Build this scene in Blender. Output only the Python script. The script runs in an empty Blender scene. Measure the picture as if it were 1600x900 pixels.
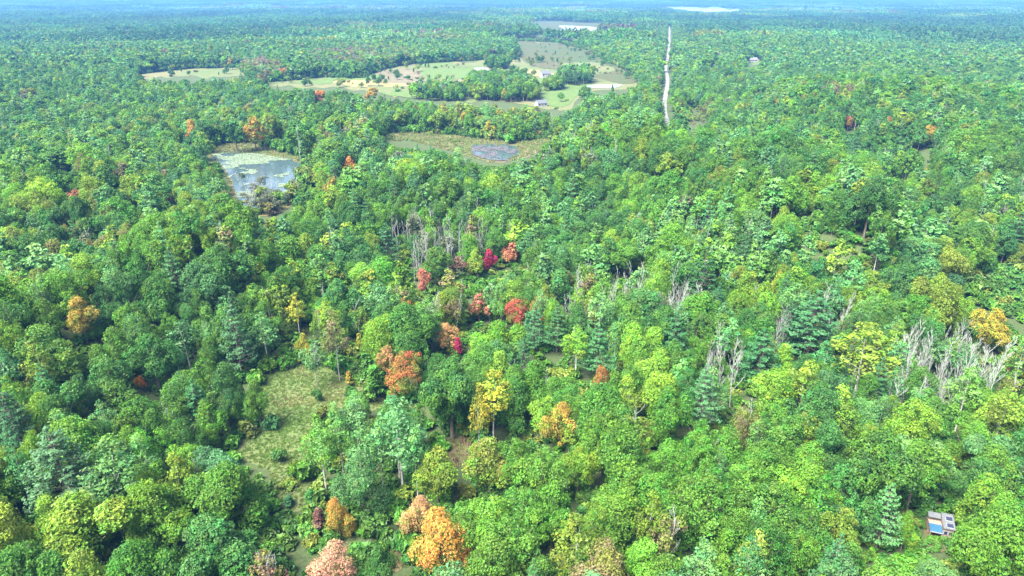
import bpy, math, random
import numpy as np
from mathutils import noise as mnoise

# ------------------------------------------------------------------ camera
F = 1067.0                      # focal length in photo pixels (1600 wide)
HORIZON = -9.0                  # photo row of the true horizon
PITCH = math.atan((450 - HORIZON) / F)
CAMZ = 90.0
sc = bpy.context.scene
COL = sc.collection
cam_d = bpy.data.cameras.new("camera")
cam_d.sensor_width = 36.0
cam_d.lens = 36.0 * F / 1600.0
cam_d.clip_start = 0.5
cam_d.clip_end = 60000
cam = bpy.data.objects.new("camera", cam_d)
COL.objects.link(cam)
cam.location = (0, 0, CAMZ)
cam.rotation_euler = (math.pi / 2 - PITCH, 0, 0)
sc.camera = cam

# ------------------------------------------------------------------ light
SUN_EL, SUN_AZ = math.radians(58), math.radians(228)     # azimuth clockwise from +Y: behind the camera, to the left
world = bpy.data.worlds.new("World")
sc.world = world
world.use_nodes = True
wn = world.node_tree.nodes
sky = wn.new("ShaderNodeTexSky")
sky.sky_type = 'NISHITA'
sky.sun_disc = False
sky.sun_elevation = SUN_EL
sky.sun_rotation = SUN_AZ
sky.air_density = 1.0
sky.dust_density = 5.0
sky.ozone_density = 1.0
wn["Background"].inputs[1].default_value = 0.095
world.node_tree.links.new(sky.outputs[0], wn["Background"].inputs[0])
sun_d = bpy.data.lights.new("sun", 'SUN')
sun_d.energy = 3.5
sun_d.angle = math.radians(32)
sun_d.color = (1.0, 0.95, 0.84)
sun = bpy.data.objects.new("sun", sun_d)
COL.objects.link(sun)
sun.location = (-200, -200, 400)
sun.rotation_euler = (math.pi / 2 - SUN_EL, 0, math.pi - SUN_AZ)
vs = sc.view_settings
vs.view_transform = 'Standard'
vs.look = 'None'
vs.gamma = 1.0
vs.use_curve_mapping = False
vs.exposure = 2.78
sc.cycles.max_bounces = 5
sc.cycles.diffuse_bounces = 3
sc.cycles.glossy_bounces = 2
sc.cycles.transmission_bounces = 3
sc.cycles.volume_bounces = 0

rng = np.random.default_rng(11)
random.seed(11)

# ------------------------------------------------------------------ picture <-> place
CP, SP = math.cos(PITCH), math.sin(PITCH)

def ray(px, py):
    a, b = (px - 800) / F, (450 - py) / F
    return np.array([a, CP + b * SP, -SP + b * CP])

def ground(px, py, z=0.0):
    d = ray(px, py)
    t = (z - CAMZ) / d[2]
    return d[0] * t, d[1] * t

def project(x, y, z):
    x = np.asarray(x, float); y = np.asarray(y, float); z = np.asarray(z, float) - CAMZ
    dep = y * CP - z * SP
    up = y * SP + z * CP
    return 800 + F * x / dep, 450 - F * up / dep, dep

def in_poly(px, py, poly):
    px = np.asarray(px, float); py = np.asarray(py, float)
    r = np.zeros(px.shape, bool)
    n = len(poly)
    for i in range(n):
        x0, y0 = poly[i]; x1, y1 = poly[(i + 1) % n]
        if y0 == y1: continue
        c = ((y0 > py) != (y1 > py)) & (px < (x1 - x0) * (py - y0) / (y1 - y0) + x0)
        r ^= c
    return r

def seg_dist(px, py, pts, closed=True):
    best = np.full(np.shape(px), 1e18)
    n = len(pts)
    for i in range(n if closed else n - 1):
        x0, y0 = pts[i]; x1, y1 = pts[(i + 1) % n]
        dx, dy = x1 - x0, y1 - y0
        L = dx * dx + dy * dy + 1e-9
        t = np.clip(((px - x0) * dx + (py - y0) * dy) / L, 0, 1)
        d = (px - x0 - t * dx) ** 2 + (py - y0 - t * dy) ** 2
        best = np.minimum(best, d)
    return np.sqrt(best)

# open ground, each outline where the photograph shows bare ground, laid on the plain
OPEN_PX = {
 'meadow': [(390,602),(430,578),(470,570),(520,566),(552,580),(575,602),(612,622),(590,640),(545,640),(520,652),(505,690),(500,740),(480,790),(450,800),(425,770),(424,738),(388,722),(360,704),(384,678),(416,660),(404,630)],
 'glade': [(692,690),(722,678),(738,690),(732,716),(708,735),(694,716)],
 'brush': [(560,880),(600,862),(640,850),(632,885),(590,900)],
 'yard': [(1440,842),(1452,808),(1485,806),(1492,838),(1478,862),(1452,860)],
 'pond_marsh': [(316,236),(352,222),(400,224),(450,236),(484,246),(490,262),(478,292),(455,322),(420,338),(384,332),(360,308),(354,272),(338,250)],
 'marsh_strip': [(592,213),(620,206),(660,207),(720,212),(800,222),(846,216),(868,218),(838,240),(806,250),(770,254),(736,246),(690,232),(640,220),(606,221)],
 'field_left': [(196,119),(240,113),(300,107),(380,105),(388,117),(330,121),(262,123)],
 'pasture': [(392,130),(452,126),(500,121),(560,122),(598,108),(640,100),(700,97),(760,93),(812,88),(806,64),(870,66),(920,78),(975,108),(998,130),(980,140),(930,142),(900,158),(890,172),(846,170),(800,160),(720,158),(640,152),(580,146),(520,136),(440,136)],
 'far_marsh': [(838,33),(880,35),(934,37),(930,51),(896,50),(858,46)],
 'roadside': [(1064,172),(1084,168),(1100,178),(1108,192),(1094,199),(1066,192)],
 'right_gap': [(1374,284),(1384,272),(1402,276),(1400,290),(1384,294)],
 'right_brush': [(1505,440),(1530,410),(1590,430),(1640,470),(1640,520),(1560,490)],
 'far_track': [(1100,108),(1112,102),(1124,98),(1127,99),(1114,105),(1106,110)],
 'far_lawn': [(1162,97),(1180,90),(1192,96),(1180,102)],
 'lake': [(1040,11),(1080,10.5),(1150,14),(1158,17.5),(1120,19.5),(1075,17)],
 'lake_small': [(888,9),(914,9),(920,11),(900,12)],
}
def smooth_loop(pts, n=6, jit=0.05):
    out = []
    m = len(pts)
    for i in range(m):
        p0, p1, p2, p3 = (np.array(pts[(i + k - 1) % m], float) for k in range(4))
        for k in range(n):
            t = k / n
            q = 0.5 * ((2 * p1) + (-p0 + p2) * t + (2 * p0 - 5 * p1 + 4 * p2 - p3) * t * t + (-p0 + 3 * p1 - 3 * p2 + p3) * t ** 3)
            L = np.linalg.norm(p2 - p1)
            if k: q = q + np.clip(rng.normal(0, jit * L / 2, 2), -1, 1) * ((1.6, 0.22) if L < 60 and p1[1] < 170 else (4, 3))  if p1[1] < 170 else q + rng.normal(0, jit * L / 2, 2)
            out.append((float(q[0]), float(q[1])))
    return out
def to_ground(poly):
    return [tuple(float(v) for v in ground(x, y)) for x, y in poly]
OPEN = {k: to_ground(v) for k, v in OPEN_PX.items()}
ROAD_PX = [(1064,212),(1052,203),(1042,189),(1038,172),(1039,155),(1042,138),(1043,122),(1040,108),(1043,92),(1045,76),(1046,60),(1046,46),(1046,38)]
ROAD = to_ground(ROAD_PX)

# tree islands standing in the open pasture
ISLANDS_PX = [
 [(724,148),(742,130),(800,126),(836,140),(842,158),(800,160),(740,156)],
 [(866,131),(884,118),(912,118),(924,131),(900,134)],
 [(640,152),(690,146),(724,150),(720,158),(660,158)],
 [(756,105),(778,100),(800,106),(780,110)],
 [(780,90),(800,78),(812,84),(800,94)],
 [(846,140),(880,136),(880,140),(850,144)],
]
ISLANDS = [to_ground(p) for p in ISLANDS_PX]

# ------------------------------------------------------------------ terrain height
def vnoise(x, y, s, seed):
    x = np.asarray(x, float) / s; y = np.asarray(y, float) / s
    xi = np.floor(x).astype(np.int64); yi = np.floor(y).astype(np.int64)
    fx = x - xi; fy = y - yi
    fx = fx * fx * (3 - 2 * fx); fy = fy * fy * (3 - 2 * fy)
    def h(a, b):
        v = (a * 374761393 + b * 668265263 + seed * 1442695041) & 0xffffffff
        v = ((v ^ (v >> 13)) * 1274126177) & 0xffffffff
        return ((v ^ (v >> 16)) & 0xffff) / 65535.0
    return (h(xi, yi) * (1 - fx) + h(xi + 1, yi) * fx) * (1 - fy) + (h(xi, yi + 1) * (1 - fx) + h(xi + 1, yi + 1) * fx) * fy

RIDGES = [ # (photo x, photo y, half-length px right, metres deep, height)
 (1000, 245, 95, 50, 18), (1250, 310, 70, 45, 19), (1330, 395, 55, 30, 17), (560, 200, 70, 40, 16), (1480, 250, 90, 40, 19),
 (150, 300, 110, 60, 16), (1120, 330, 50, 40, 12), (330, 400, 70, 35, 13), (1350, 170, 160, 60, 23), (620, 300, 80, 40, 13), (100, 520, 60, 30, 12)]
RG = [(ground(x, y, 14)[0], ground(x, y, 14)[1], hl, dp, h) for x, y, hl, dp, h in RIDGES]
def terrain(x, y):
    x = np.asarray(x, float); y = np.asarray(y, float)
    z = 7.0 * (vnoise(x, y, 120, 3) - 0.45) + 12.0 * (vnoise(x, y, 420, 5) - 0.5) + 2.5 * (vnoise(x, y, 45, 9) - 0.5)
    for gx, gy, hl, dp, h in RG:
        z = z + h * np.exp(-((x - gx) / (hl * gy / F * 1.6)) ** 2 - ((y - gy) / (dp * max(1, gy / 330))) ** 2)
    m = np.ones_like(z)
    for k, p in OPEN.items():
        big = 1 if k in ('meadow', 'glade', 'brush', 'yard', 'right_gap', 'right_brush') else 2.2
        ins = in_poly(x, y, p)
        d = np.where(ins, 0, seg_dist(x, y, p))
        t = np.clip((d - 4 * big) / (32 * big), 0, 1)
        m = np.minimum(m, t * t * (3 - 2 * t))
    d = seg_dist(x, y, ROAD, False)
    t = np.clip((d - 8) / 60, 0, 1)
    m = np.minimum(m, t * t * (3 - 2 * t))
    far = np.clip((y - 1500) / 2500, 0, 1)
    z = z * m
    hill = np.clip((y - 5200) / 5000, 0, 1)
    z = z * (1 + far * 0.5) + hill * (14 + 50 * vnoise(x, y, 2600, 21))
    return z
_ty = np.concatenate([np.arange(0, 700, 8), np.arange(700, 1600, 16), np.geomspace(1600, 13500, 60)])
_tu = np.linspace(-1.02, 1.02, 241)

def place(px, py, hz):
    z = 0.0
    for _ in range(5):
        x, y = ground(px, py, z + hz)
        z = float(terrain(np.array([x]), np.array([y]))[0])
    return x, y, z

# ------------------------------------------------------------------ helpers
def link(o, parent=None):
    COL.objects.link(o)
    if parent is not None: o.parent = parent
    return o

def mesh_obj(name, me, parent=None):
    return link(bpy.data.objects.new(name, me), parent)

def tag(o, label=None, cat=None, group=None, kind=None):
    if label: o['label'] = label
    if cat: o['category'] = cat
    if group: o['group'] = group
    if kind: o['kind'] = kind
    return o

def thing(name, loc, label, cat, group=None, rz=0.0):
    o = bpy.data.objects.new(name, None)
    o.empty_display_size = 0.5
    link(o)
    o.location = loc
    o.rotation_euler = (0, 0, rz)
    return tag(o, label, cat, group)

class MB:
    """collects faces for one mesh"""
    def __init__(s):
        s.v, s.f, s.m = [], [], []
    def add(s, v, f, m=0):
        b = len(s.v)
        s.v += [tuple(map(float, q)) for q in v]
        s.f += [tuple(i + b for i in q) for q in f]
        s.m += [m] * len(f)
    def box(s, c, d, m=0):
        x, y, z = c; a, b, e = d[0] / 2, d[1] / 2, d[2] / 2
        v = [(x + i * a, y + j * b, z + k * e) for k in (-1, 1) for j in (-1, 1) for i in (-1, 1)]
        s.add(v, [(0, 2, 3, 1), (4, 5, 7, 6), (0, 1, 5, 4), (2, 6, 7, 3), (0, 4, 6, 2), (1, 3, 7, 5)], m)
    def tube(s, pts, rad, n=5, m=0):
        pts = [np.array(p, float) for p in pts]
        rings = []
        for i, p in enumerate(pts):
            d = pts[min(i + 1, len(pts) - 1)] - pts[max(i - 1, 0)]
            d = d / (np.linalg.norm(d) + 1e-9)
            a = np.cross(d, (0.31, 0.17, 0.93) if abs(d[2]) < 0.9 else (1, 0, 0)); a /= np.linalg.norm(a)
            b = np.cross(d, a)
            rings += [p + rad[i] * (a * math.cos(2 * math.pi * k / n) + b * math.sin(2 * math.pi * k / n)) for k in range(n)]
        f = [(i * n + k, i * n + (k + 1) % n, (i + 1) * n + (k + 1) % n, (i + 1) * n + k) for i in range(len(pts) - 1) for k in range(n)]
        f.append(tuple(range((len(pts) - 1) * n, len(pts) * n)))
        s.add(rings, f, m)
    def mesh(s, name, mats):
        me = bpy.data.meshes.new(name)
        me.from_pydata(s.v, [], s.f)
        for q in mats: me.materials.append(q)
        me.polygons.foreach_set('material_index', s.m)
        me.update()
        return me

# ------------------------------------------------------------------ materials
def new_mat(name):
    m = bpy.data.materials.new(name)
    m.use_nodes = True
    nt = m.node_tree
    nt.nodes.clear()
    out = nt.nodes.new('ShaderNodeOutputMaterial')
    return m, nt, out

def N(nt, t, **kw):
    n = nt.nodes.new(t)
    for k, v in kw.items(): setattr(n, k, v)
    return n

def ramp(nt, stops):
    r = N(nt, 'ShaderNodeValToRGB')
    e = r.color_ramp.elements
    while len(e) < len(stops): e.new(0.5)
    for i, (p, c) in enumerate(stops):
        e[i].position = p; e[i].color = (*c, 1)
    return r

def foliage_mat():
    m, nt, out = new_mat('leaves')
    L = nt.links.new
    tint = N(nt, 'ShaderNodeAttribute', attribute_type='INSTANCER', attribute_name='tint')
    var = N(nt, 'ShaderNodeAttribute', attribute_type='GEOMETRY', attribute_name='leafvar')
    sep = N(nt, 'ShaderNodeSeparateColor')
    L(var.outputs['Color'], sep.inputs[0])
    hsv = N(nt, 'ShaderNodeHueSaturation')
    mr = N(nt, 'ShaderNodeMapRange')
    for i, v in zip((1, 2, 3, 4), (0, 1, 0.465, 0.53)): mr.inputs[i].default_value = v
    L(sep.outputs[0], mr.inputs[0]); L(mr.outputs[0], hsv.inputs['Hue'])
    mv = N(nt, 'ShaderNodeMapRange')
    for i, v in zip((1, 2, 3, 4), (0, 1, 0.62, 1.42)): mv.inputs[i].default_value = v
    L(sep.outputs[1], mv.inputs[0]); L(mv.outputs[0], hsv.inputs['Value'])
    second = N(nt, 'ShaderNodeAttribute', attribute_type='INSTANCER', attribute_name='second')
    mc = N(nt, 'ShaderNodeMix', data_type='RGBA')
    L(sep.outputs[2], mc.inputs[0]); L(tint.outputs['Color'], mc.inputs[6]); L(second.outputs['Color'], mc.inputs[7])
    L(mc.outputs[2], hsv.inputs['Color'])
    dif = N(nt, 'ShaderNodeBsdfDiffuse')
    L(hsv.outputs[0], dif.inputs[0])
    tr = N(nt, 'ShaderNodeBsdfTranslucent')
    h2 = N(nt, 'ShaderNodeHueSaturation')
    h2.inputs['Hue'].default_value = 0.49; h2.inputs['Value'].default_value = 1.2
    L(hsv.outputs[0], h2.inputs['Color']); L(h2.outputs[0], tr.inputs[0])
    mx = N(nt, 'ShaderNodeMixShader'); mx.inputs[0].default_value = 0.38
    L(dif.outputs[0], mx.inputs[1]); L(tr.outputs[0], mx.inputs[2])
    gl = N(nt, 'ShaderNodeBsdfGlossy'); gl.inputs['Roughness'].default_value = 0.55
    gl.inputs['Color'].default_value = (0.9, 0.95, 1, 1)
    m2 = N(nt, 'ShaderNodeMixShader'); m2.inputs[0].default_value = 0.012
    L(mx.outputs[0], m2.inputs[1]); L(gl.outputs[0], m2.inputs[2])
    L(m2.outputs[0], out.inputs[0])
    return m

def noise_mat(name, stops, scale=0.2, rough=0.9, detail=6, bump=0.0, stops2=None, scale2=0.03, spec=0.2, mixf=0.5):
    m, nt, out = new_mat(name)
    L = nt.links.new
    geo = N(nt, 'ShaderNodeNewGeometry')
    nz = N(nt, 'ShaderNodeTexNoise'); nz.inputs['Scale'].default_value = scale; nz.inputs['Detail'].default_value = detail
    nz.inputs['Roughness'].default_value = 0.68
    L(geo.outputs['Position'], nz.inputs['Vector'])
    r = ramp(nt, stops); L(nz.outputs[0], r.inputs[0])
    colr = r.outputs[0]
    if stops2:
        n2 = N(nt, 'ShaderNodeTexNoise'); n2.inputs['Scale'].default_value = scale2; n2.inputs['Detail'].default_value = 4
        L(geo.outputs['Position'], n2.inputs['Vector'])
        r2 = ramp(nt, stops2); L(n2.outputs[0], r2.inputs[0])
        mx = N(nt, 'ShaderNodeMix', data_type='RGBA'); mx.inputs[0].default_value = mixf
        L(colr, mx.inputs[6]); L(r2.outputs[0], mx.inputs[7]); colr = mx.outputs[2]
    b = N(nt, 'ShaderNodeBsdfPrincipled')
    b.inputs['Roughness'].default_value = rough
    b.inputs['Specular IOR Level'].default_value = spec
    L(colr, b.inputs['Base Color'])
    if bump:
        bp = N(nt, 'ShaderNodeBump'); bp.inputs['Strength'].default_value = bump; bp.inputs['Distance'].default_value = 0.5
        L(nz.outputs[0], bp.inputs['Height']); L(bp.outputs[0], b.inputs['Normal'])
    L(b.outputs[0], out.inputs[0])
    return m

LEAF = foliage_mat()
BARK = noise_mat('brown bark', [(0.35, (0.07, 0.055, 0.045)), (0.7, (0.16, 0.135, 0.11))], 3.0)
PALE_BARK = noise_mat('pale bark', [(0.35, (0.2232, 0.2232, 0.2046)), (0.65, (0.3844, 0.3782, 0.3534))], 2.0)
GREY_BARK = noise_mat('grey dead wood', [(0.3, (0.1463, 0.1617, 0.1469)), (0.7, (0.2634, 0.2839, 0.2627))], 2.0)
FLOOR = noise_mat('forest floor', [(0.3, (0.02, 0.03, 0.012)), (0.55, (0.035, 0.055, 0.018)), (0.75, (0.065, 0.055, 0.03))], 1.4)
MEADOW = noise_mat('meadow grass', [(0.3, (0.0396, 0.0720, 0.0173)), (0.55, (0.0590, 0.0828, 0.0259)), (0.75, (0.0864, 0.0828, 0.0396))], 0.9,
                   stops2=[(0.35, (0.0396, 0.0756, 0.0173)), (0.68, (0.0864, 0.0828, 0.0432))], scale2=0.07)
MARSH = noise_mat('marsh sedge', [(0.3, (0.0450, 0.0485, 0.0170)), (0.55, (0.0765, 0.0697, 0.0314)), (0.8, (0.0969, 0.0731, 0.0450))], 0.12,
                  stops2=[(0.35, (0.0416, 0.0587, 0.0204)), (0.65, (0.0901, 0.0697, 0.0416))], scale2=0.02)
PASTURE = noise_mat('dry pasture', [(0.3, (0.040, 0.065, 0.016)), (0.5, (0.068, 0.080, 0.026)), (0.75, (0.105, 0.090, 0.045))], 0.18,
                    stops2=[(0.35, (0.038, 0.072, 0.016)), (0.65, (0.098, 0.085, 0.046))], scale2=0.012)
LAWN = noise_mat('green hay field', [(0.3, (0.0373, 0.0704, 0.0149)), (0.7, (0.0621, 0.0952, 0.0248))], 0.12)
STRAW = noise_mat('straw field', [(0.3, (0.12, 0.10, 0.035)), (0.7, (0.17, 0.14, 0.06))], 0.12)
BROWNMARSH = noise_mat('brown marsh', [(0.36, (0.022, 0.040, 0.010)), (0.7, (0.052, 0.046, 0.018))], 0.14,
                       stops2=[(0.4, (0.026, 0.052, 0.010)), (0.65, (0.056, 0.045, 0.020))], scale2=0.014)
SCRUB = noise_mat('brown scrub ground', [(0.3, (0.032, 0.042, 0.013)), (0.7, (0.075, 0.060, 0.032))], 0.35)
GRAVEL = noise_mat('pale gravel', [(0.3, (0.1089, 0.1122, 0.1109)), (0.7, (0.1551, 0.1584, 0.1551))], 0.6)
def water_mat(name, base, rough, bump):
    m, nt, out = new_mat(name)
    L = nt.links.new
    geo = N(nt, 'ShaderNodeNewGeometry')
    nz = N(nt, 'ShaderNodeTexNoise'); nz.inputs['Scale'].default_value = 0.5; nz.inputs['Detail'].default_value = 3
    L(geo.outputs['Position'], nz.inputs['Vector'])
    bp = N(nt, 'ShaderNodeBump'); bp.inputs['Strength'].default_value = bump; bp.inputs['Distance'].default_value = 0.1
    L(nz.outputs[0], bp.inputs['Height'])
    b = N(nt, 'ShaderNodeBsdfPrincipled')
    b.inputs['Base Color'].default_value = (*base, 1)
    b.inputs['Roughness'].default_value = rough
    b.inputs['IOR'].default_value = 1.33
    L(bp.outputs[0], b.inputs['Normal'])
    L(b.outputs[0], out.inputs[0])
    return m
WATER = water_mat('pond water', (0.03, 0.05, 0.055), 0.12, 0.03)
LAKEW = water_mat('lake water', (0.2600, 0.3640, 0.4420), 0.12, 0.05)  # base colour paled to paint in the bright sky's reflection

def plain(name, c, rough=0.6, n=0.0, scale=3.0, metal=0.0):
    a = tuple(v * (1 - 0.22) for v in c); b = tuple(min(1, v * 1.15) for v in c)
    m = noise_mat(name, [(0.3, a), (0.7, b)], scale, rough, 4, spec=0.4)
    return m
PAD = noise_mat('lily pads', [(0.3, (0.0605, 0.0935, 0.0495)), (0.7, (0.1210, 0.1540, 0.1100))], 0.25, 0.5)

# ------------------------------------------------------------------ foliage meshes
NOMW, NOMH = 9.0, 14.0

def leaf_quads(pos, nrm, size, r, asp=0.75):
    n = len(pos)
    nrm = nrm / (np.linalg.norm(nrm, axis=1, keepdims=True) + 1e-9)
    ref = r.normal(size=(n, 3))
    t = np.cross(nrm, ref); t /= np.linalg.norm(t, axis=1, keepdims=True) + 1e-9
    b = np.cross(nrm, t)
    s = size[:, None]
    lift = nrm * s * 0.22
    k = r.uniform(0.75, 1.15, (n, 4, 1))
    q = np.stack([pos + t * s * k[:, 0] - lift, pos + b * s * asp * k[:, 1] + lift, pos - t * s * k[:, 2] - lift, pos - b * s * asp * k[:, 3] + lift], 1)
    return q.reshape(-1, 3)

def crown_lobes(r, W, H, base, top, nl, shape='round', lobe=0.36, low=-0.55, inner=4):
    """clump centres and radii spread over an uneven crown made of several heads"""
    cz, hz = (base + top) / 2, (top - base) / 2
    heads = [(np.array([0, 0, cz]), W / 2 * (1.0 if shape == 'cone' else r.uniform(.56, .74)), hz)]
    if shape != 'cone':
        nh = int(r.integers(3, 7))
        a0 = r.uniform(0, 6.28)
        for k in range(nh):
            a = a0 + k * 6.283 / nh + r.uniform(-.5, .5)
            hr = W / 2 * r.uniform(.36, .56)
            off = W / 2 - hr * r.uniform(.55, 1.05)
            hzz = hz * r.uniform(.35, .62)
            zc = r.uniform(base + hzz * 1.0, top - hzz * (1.05 if shape != 'egg' else 1.5))
            heads.append((np.array([off * math.cos(a), off * math.sin(a), zc]), hr, hzz))
        tilt = r.normal(0, .06, 2) * W
        heads[0] = (np.array([tilt[0], tilt[1], cz]), heads[0][1], hz)
    area = np.array([h[1] * (h[1] + h[2]) for h in heads]); area = area / area.sum()
    C, R, O = [], [], []
    for (c, hr, hh), fr_ in zip(heads, area):
        m = max(3, int(round(nl * fr_ * 1.35)))
        ph = r.uniform(0, 6.28)
        for i in range(m):
            z = 1 - (1 - low) * (i + 0.5) / m
            a = ph + i * 2.39996 + r.normal(0, 0.25)
            rr = math.sqrt(max(0, 1 - z * z))
            if shape == 'cone': rr = max(0.12, (1 - z) / (1 - low)) ** 0.8
            if shape == 'egg' and z > 0: rr *= 1 - 0.22 * z
            k = r.uniform(0.58, 1.06)
            lr = lobe * W / 2 * r.uniform(0.5, 1.15)
            o = np.array([rr * math.cos(a), rr * math.sin(a), z])
            p = c + np.array([o[0] * max(.05, hr - lr * .6) * k, o[1] * max(.05, hr - lr * .6) * k, o[2] * max(.05, hh - lr * .6) * (.85 + .15 * k)])
            if any(((p[0] - q[0][0]) / q[1]) ** 2 + ((p[1] - q[0][1]) / q[1]) ** 2 + ((p[2] - q[0][2]) / q[2]) ** 2 < 0.55 for q in heads if q[0] is not c): continue
            C.append(p); R.append(lr); O.append(o)
    for i in range(inner):
        o = r.normal(size=3); o /= np.linalg.norm(o)
        C.append([o[0] * W * 0.14, o[1] * W * 0.14, cz + o[2] * hz * 0.4]); R.append(lobe * W * 0.5); O.append(np.array([0, 0, 1.0]))
    return np.array(C), np.array(R), np.array(O)

def lobes_to_leaves(r, C, R, O, per, size, up=0.35, flat=0.85):
    P, Nn, V = [], [], []
    for c, lr, o in zip(C, R, O):
        d = r.normal(size=(per * 2, 3)); d /= np.linalg.norm(d, axis=1, keepdims=True)
        keep = (d @ (o * 0.7 + np.array([0, 0, 0.5]))) > r.uniform(-0.75, 0.25, len(d))
        d = d[keep][:per]
        p = c + d * lr * (r.uniform(0.55, 1.1, (len(d), 1)) + 0.25 * r.random((len(d), 1)) ** 6) * np.array([1, 1, flat])
        P.append(p)
        Nn.append(d + o * 0.4 + np.array([0, 0, up]) + r.normal(0, 0.42, d.shape))
        v = np.empty((len(d), 3)); v[:, 0] = np.clip(r.normal(0.5, 0.13) + r.normal(0, 0.12, len(d)), 0, 1)
        v[:, 1] = np.clip(r.normal(0.5, 0.2) + r.normal(0, 0.15, len(d)), 0, 1); v[:, 2] = np.clip(r.choice([0.05, 0.3, 0.95]) - 0.35 * o[2] + 0.1 + r.normal(0, 0.12, len(d)), 0, 1)
        V.append(v)
    return np.concatenate(P), np.concatenate(Nn), np.concatenate(V)

def leaf_mesh(name, pos, nrm, var, size, r, asp=0.75, mats=None, extra=None):
    q = leaf_quads(pos, nrm, size, r, asp)
    n = len(pos)
    ev, ef = extra if extra else ([], [])
    verts = np.concatenate([q, np.array(ev, float).reshape(-1, 3)])
    faces = np.arange(4 * n).reshape(-1, 4).tolist() + [tuple(i + 4 * n for i in f) for f in ef]
    me = bpy.data.meshes.new(name)
    me.from_pydata(verts.tolist(), [], faces)
    for k in (mats or [LEAF]): me.materials.append(k)
    if ef:
        mi = np.zeros(len(faces), np.int32); mi[n:] = 1
        me.polygons.foreach_set('material_index', mi)
    at = me.attributes.new('leafvar', 'FLOAT_COLOR', 'FACE')
    c = np.ones((len(faces), 4), np.float32) * 0.5
    c[:n, :3] = var
    at.data.foreach_set('color', c.ravel())
    me.update()
    return me

def trunk_mb(r, H, rad, limbs, spread, top=0.8, fork=0.35, n=5, lean=0.03):
    mb = MB()
    lx, ly = r.normal(0, lean, 2) * H
    pts = [(lx * t * t, ly * t * t, H * top * t) for t in (-0.03, 0.25, 0.5, 0.75, 1.0)]
    mb.tube(pts, [rad * 1.25, rad, rad * 0.8, rad * 0.55, rad * 0.2], n)
    for i in range(limbs):
        t = fork + (0.95 - fork) * (i + r.uniform(0, 0.6)) / max(1, limbs)
        a = i * 2.4 + r.uniform(-0.4, 0.4)
        p0 = np.array([lx * t * t, ly * t * t, H * top * t])
        L = spread * (1.05 - 0.55 * t) * r.uniform(0.7, 1.1)
        d = np.array([math.cos(a), math.sin(a), 0.75])
        p1 = p0 + d * L * 0.5; p2 = p0 + d * L * np.array([1, 1, 1.25])
        q = rad * 0.42 * (1.1 - 0.6 * t)
        mb.tube([p0, p1, p2], [q, q * 0.7, q * 0.3], 4)
    return mb

def make_broadleaf(seed, lod, W=NOMW, H=NOMH, base=0.22, shape='round', lobe=0.36, nl=(84, 46, 18), per=(80, 56, 26), size=(0.16, 0.28, 0.7), name='maple_crown', sparse=1.0):
    r = np.random.default_rng(seed)
    C, R, O = crown_lobes(r, W * r.uniform(0.93, 1.06), H, H * base, H, nl[lod], shape, lobe * (1, 1.08, 1.25)[lod])
    p, n, v = lobes_to_leaves(r, C, R, O, int(per[lod] * sparse), size[lod])
    s = size[lod] * np.clip(np.exp(r.normal(-0.08, 0.38, len(p))), 0.4, 2.0)
    return p, n, v, s, r

def make_pine(seed, lod, W=8.5, H=17.0):
    r = np.random.default_rng(seed)
    P, Nn, V = [], [], []
    lev = (13, 10, 7)[lod]
    mb = MB()
    mb.tube([(0, 0, -0.4), (0, 0, H * 0.4), (0, 0, H * 0.97)], [0.26, 0.2, 0.03], 5)
    for i in range(lev):
        t = i / (lev - 1)
        z = H * (0.24 + 0.73 * t)
        L = W / 2 * (1 - t) ** 0.75 * r.uniform(0.75, 1.1) + 0.35
        nb = (7, 6, 5)[lod] if t < 0.85 else 3
        for k in range(nb):
            a = i * 1.1 + k * 6.283 / nb + r.uniform(-0.3, 0.3)
            l = L * r.uniform(0.65, 1.12)
            d = np.array([math.cos(a), math.sin(a), 0])
            rise = r.uniform(0.05, 0.35)
            if lod < 2: mb.tube([(0, 0, z), tuple(d * l * 0.9 + np.array([0, 0, z + rise * l * 0.8]))], [0.07, 0.02], 3)
            m = int((52, 17, 6)[lod] * (0.5 + l / W))
            s = np.sqrt(r.uniform(0.08, 1, m))
            side = r.normal(0, 0.16, m) * l * s
            pp = d[None] * (s * l)[:, None] + np.stack([-d[1] * side, d[0] * side, z + rise * l * s * s + r.normal(0, 0.12, m)], 1)
            P.append(pp)
            Nn.append(np.stack([d[0] * 0.35 + r.normal(0, 0.3, m), d[1] * 0.35 + r.normal(0, 0.3, m), np.ones(m)], 1))
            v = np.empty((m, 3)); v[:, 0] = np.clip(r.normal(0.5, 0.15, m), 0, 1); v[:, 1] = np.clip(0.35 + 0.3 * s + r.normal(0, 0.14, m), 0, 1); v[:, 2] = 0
            V.append(v)
    p = np.concatenate(P)
    s = (0.25, 0.48, 1.0)[lod] * r.uniform(0.7, 1.25, len(p))
    return p, np.concatenate(Nn), np.concatenate(V), s, r, mb

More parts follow.
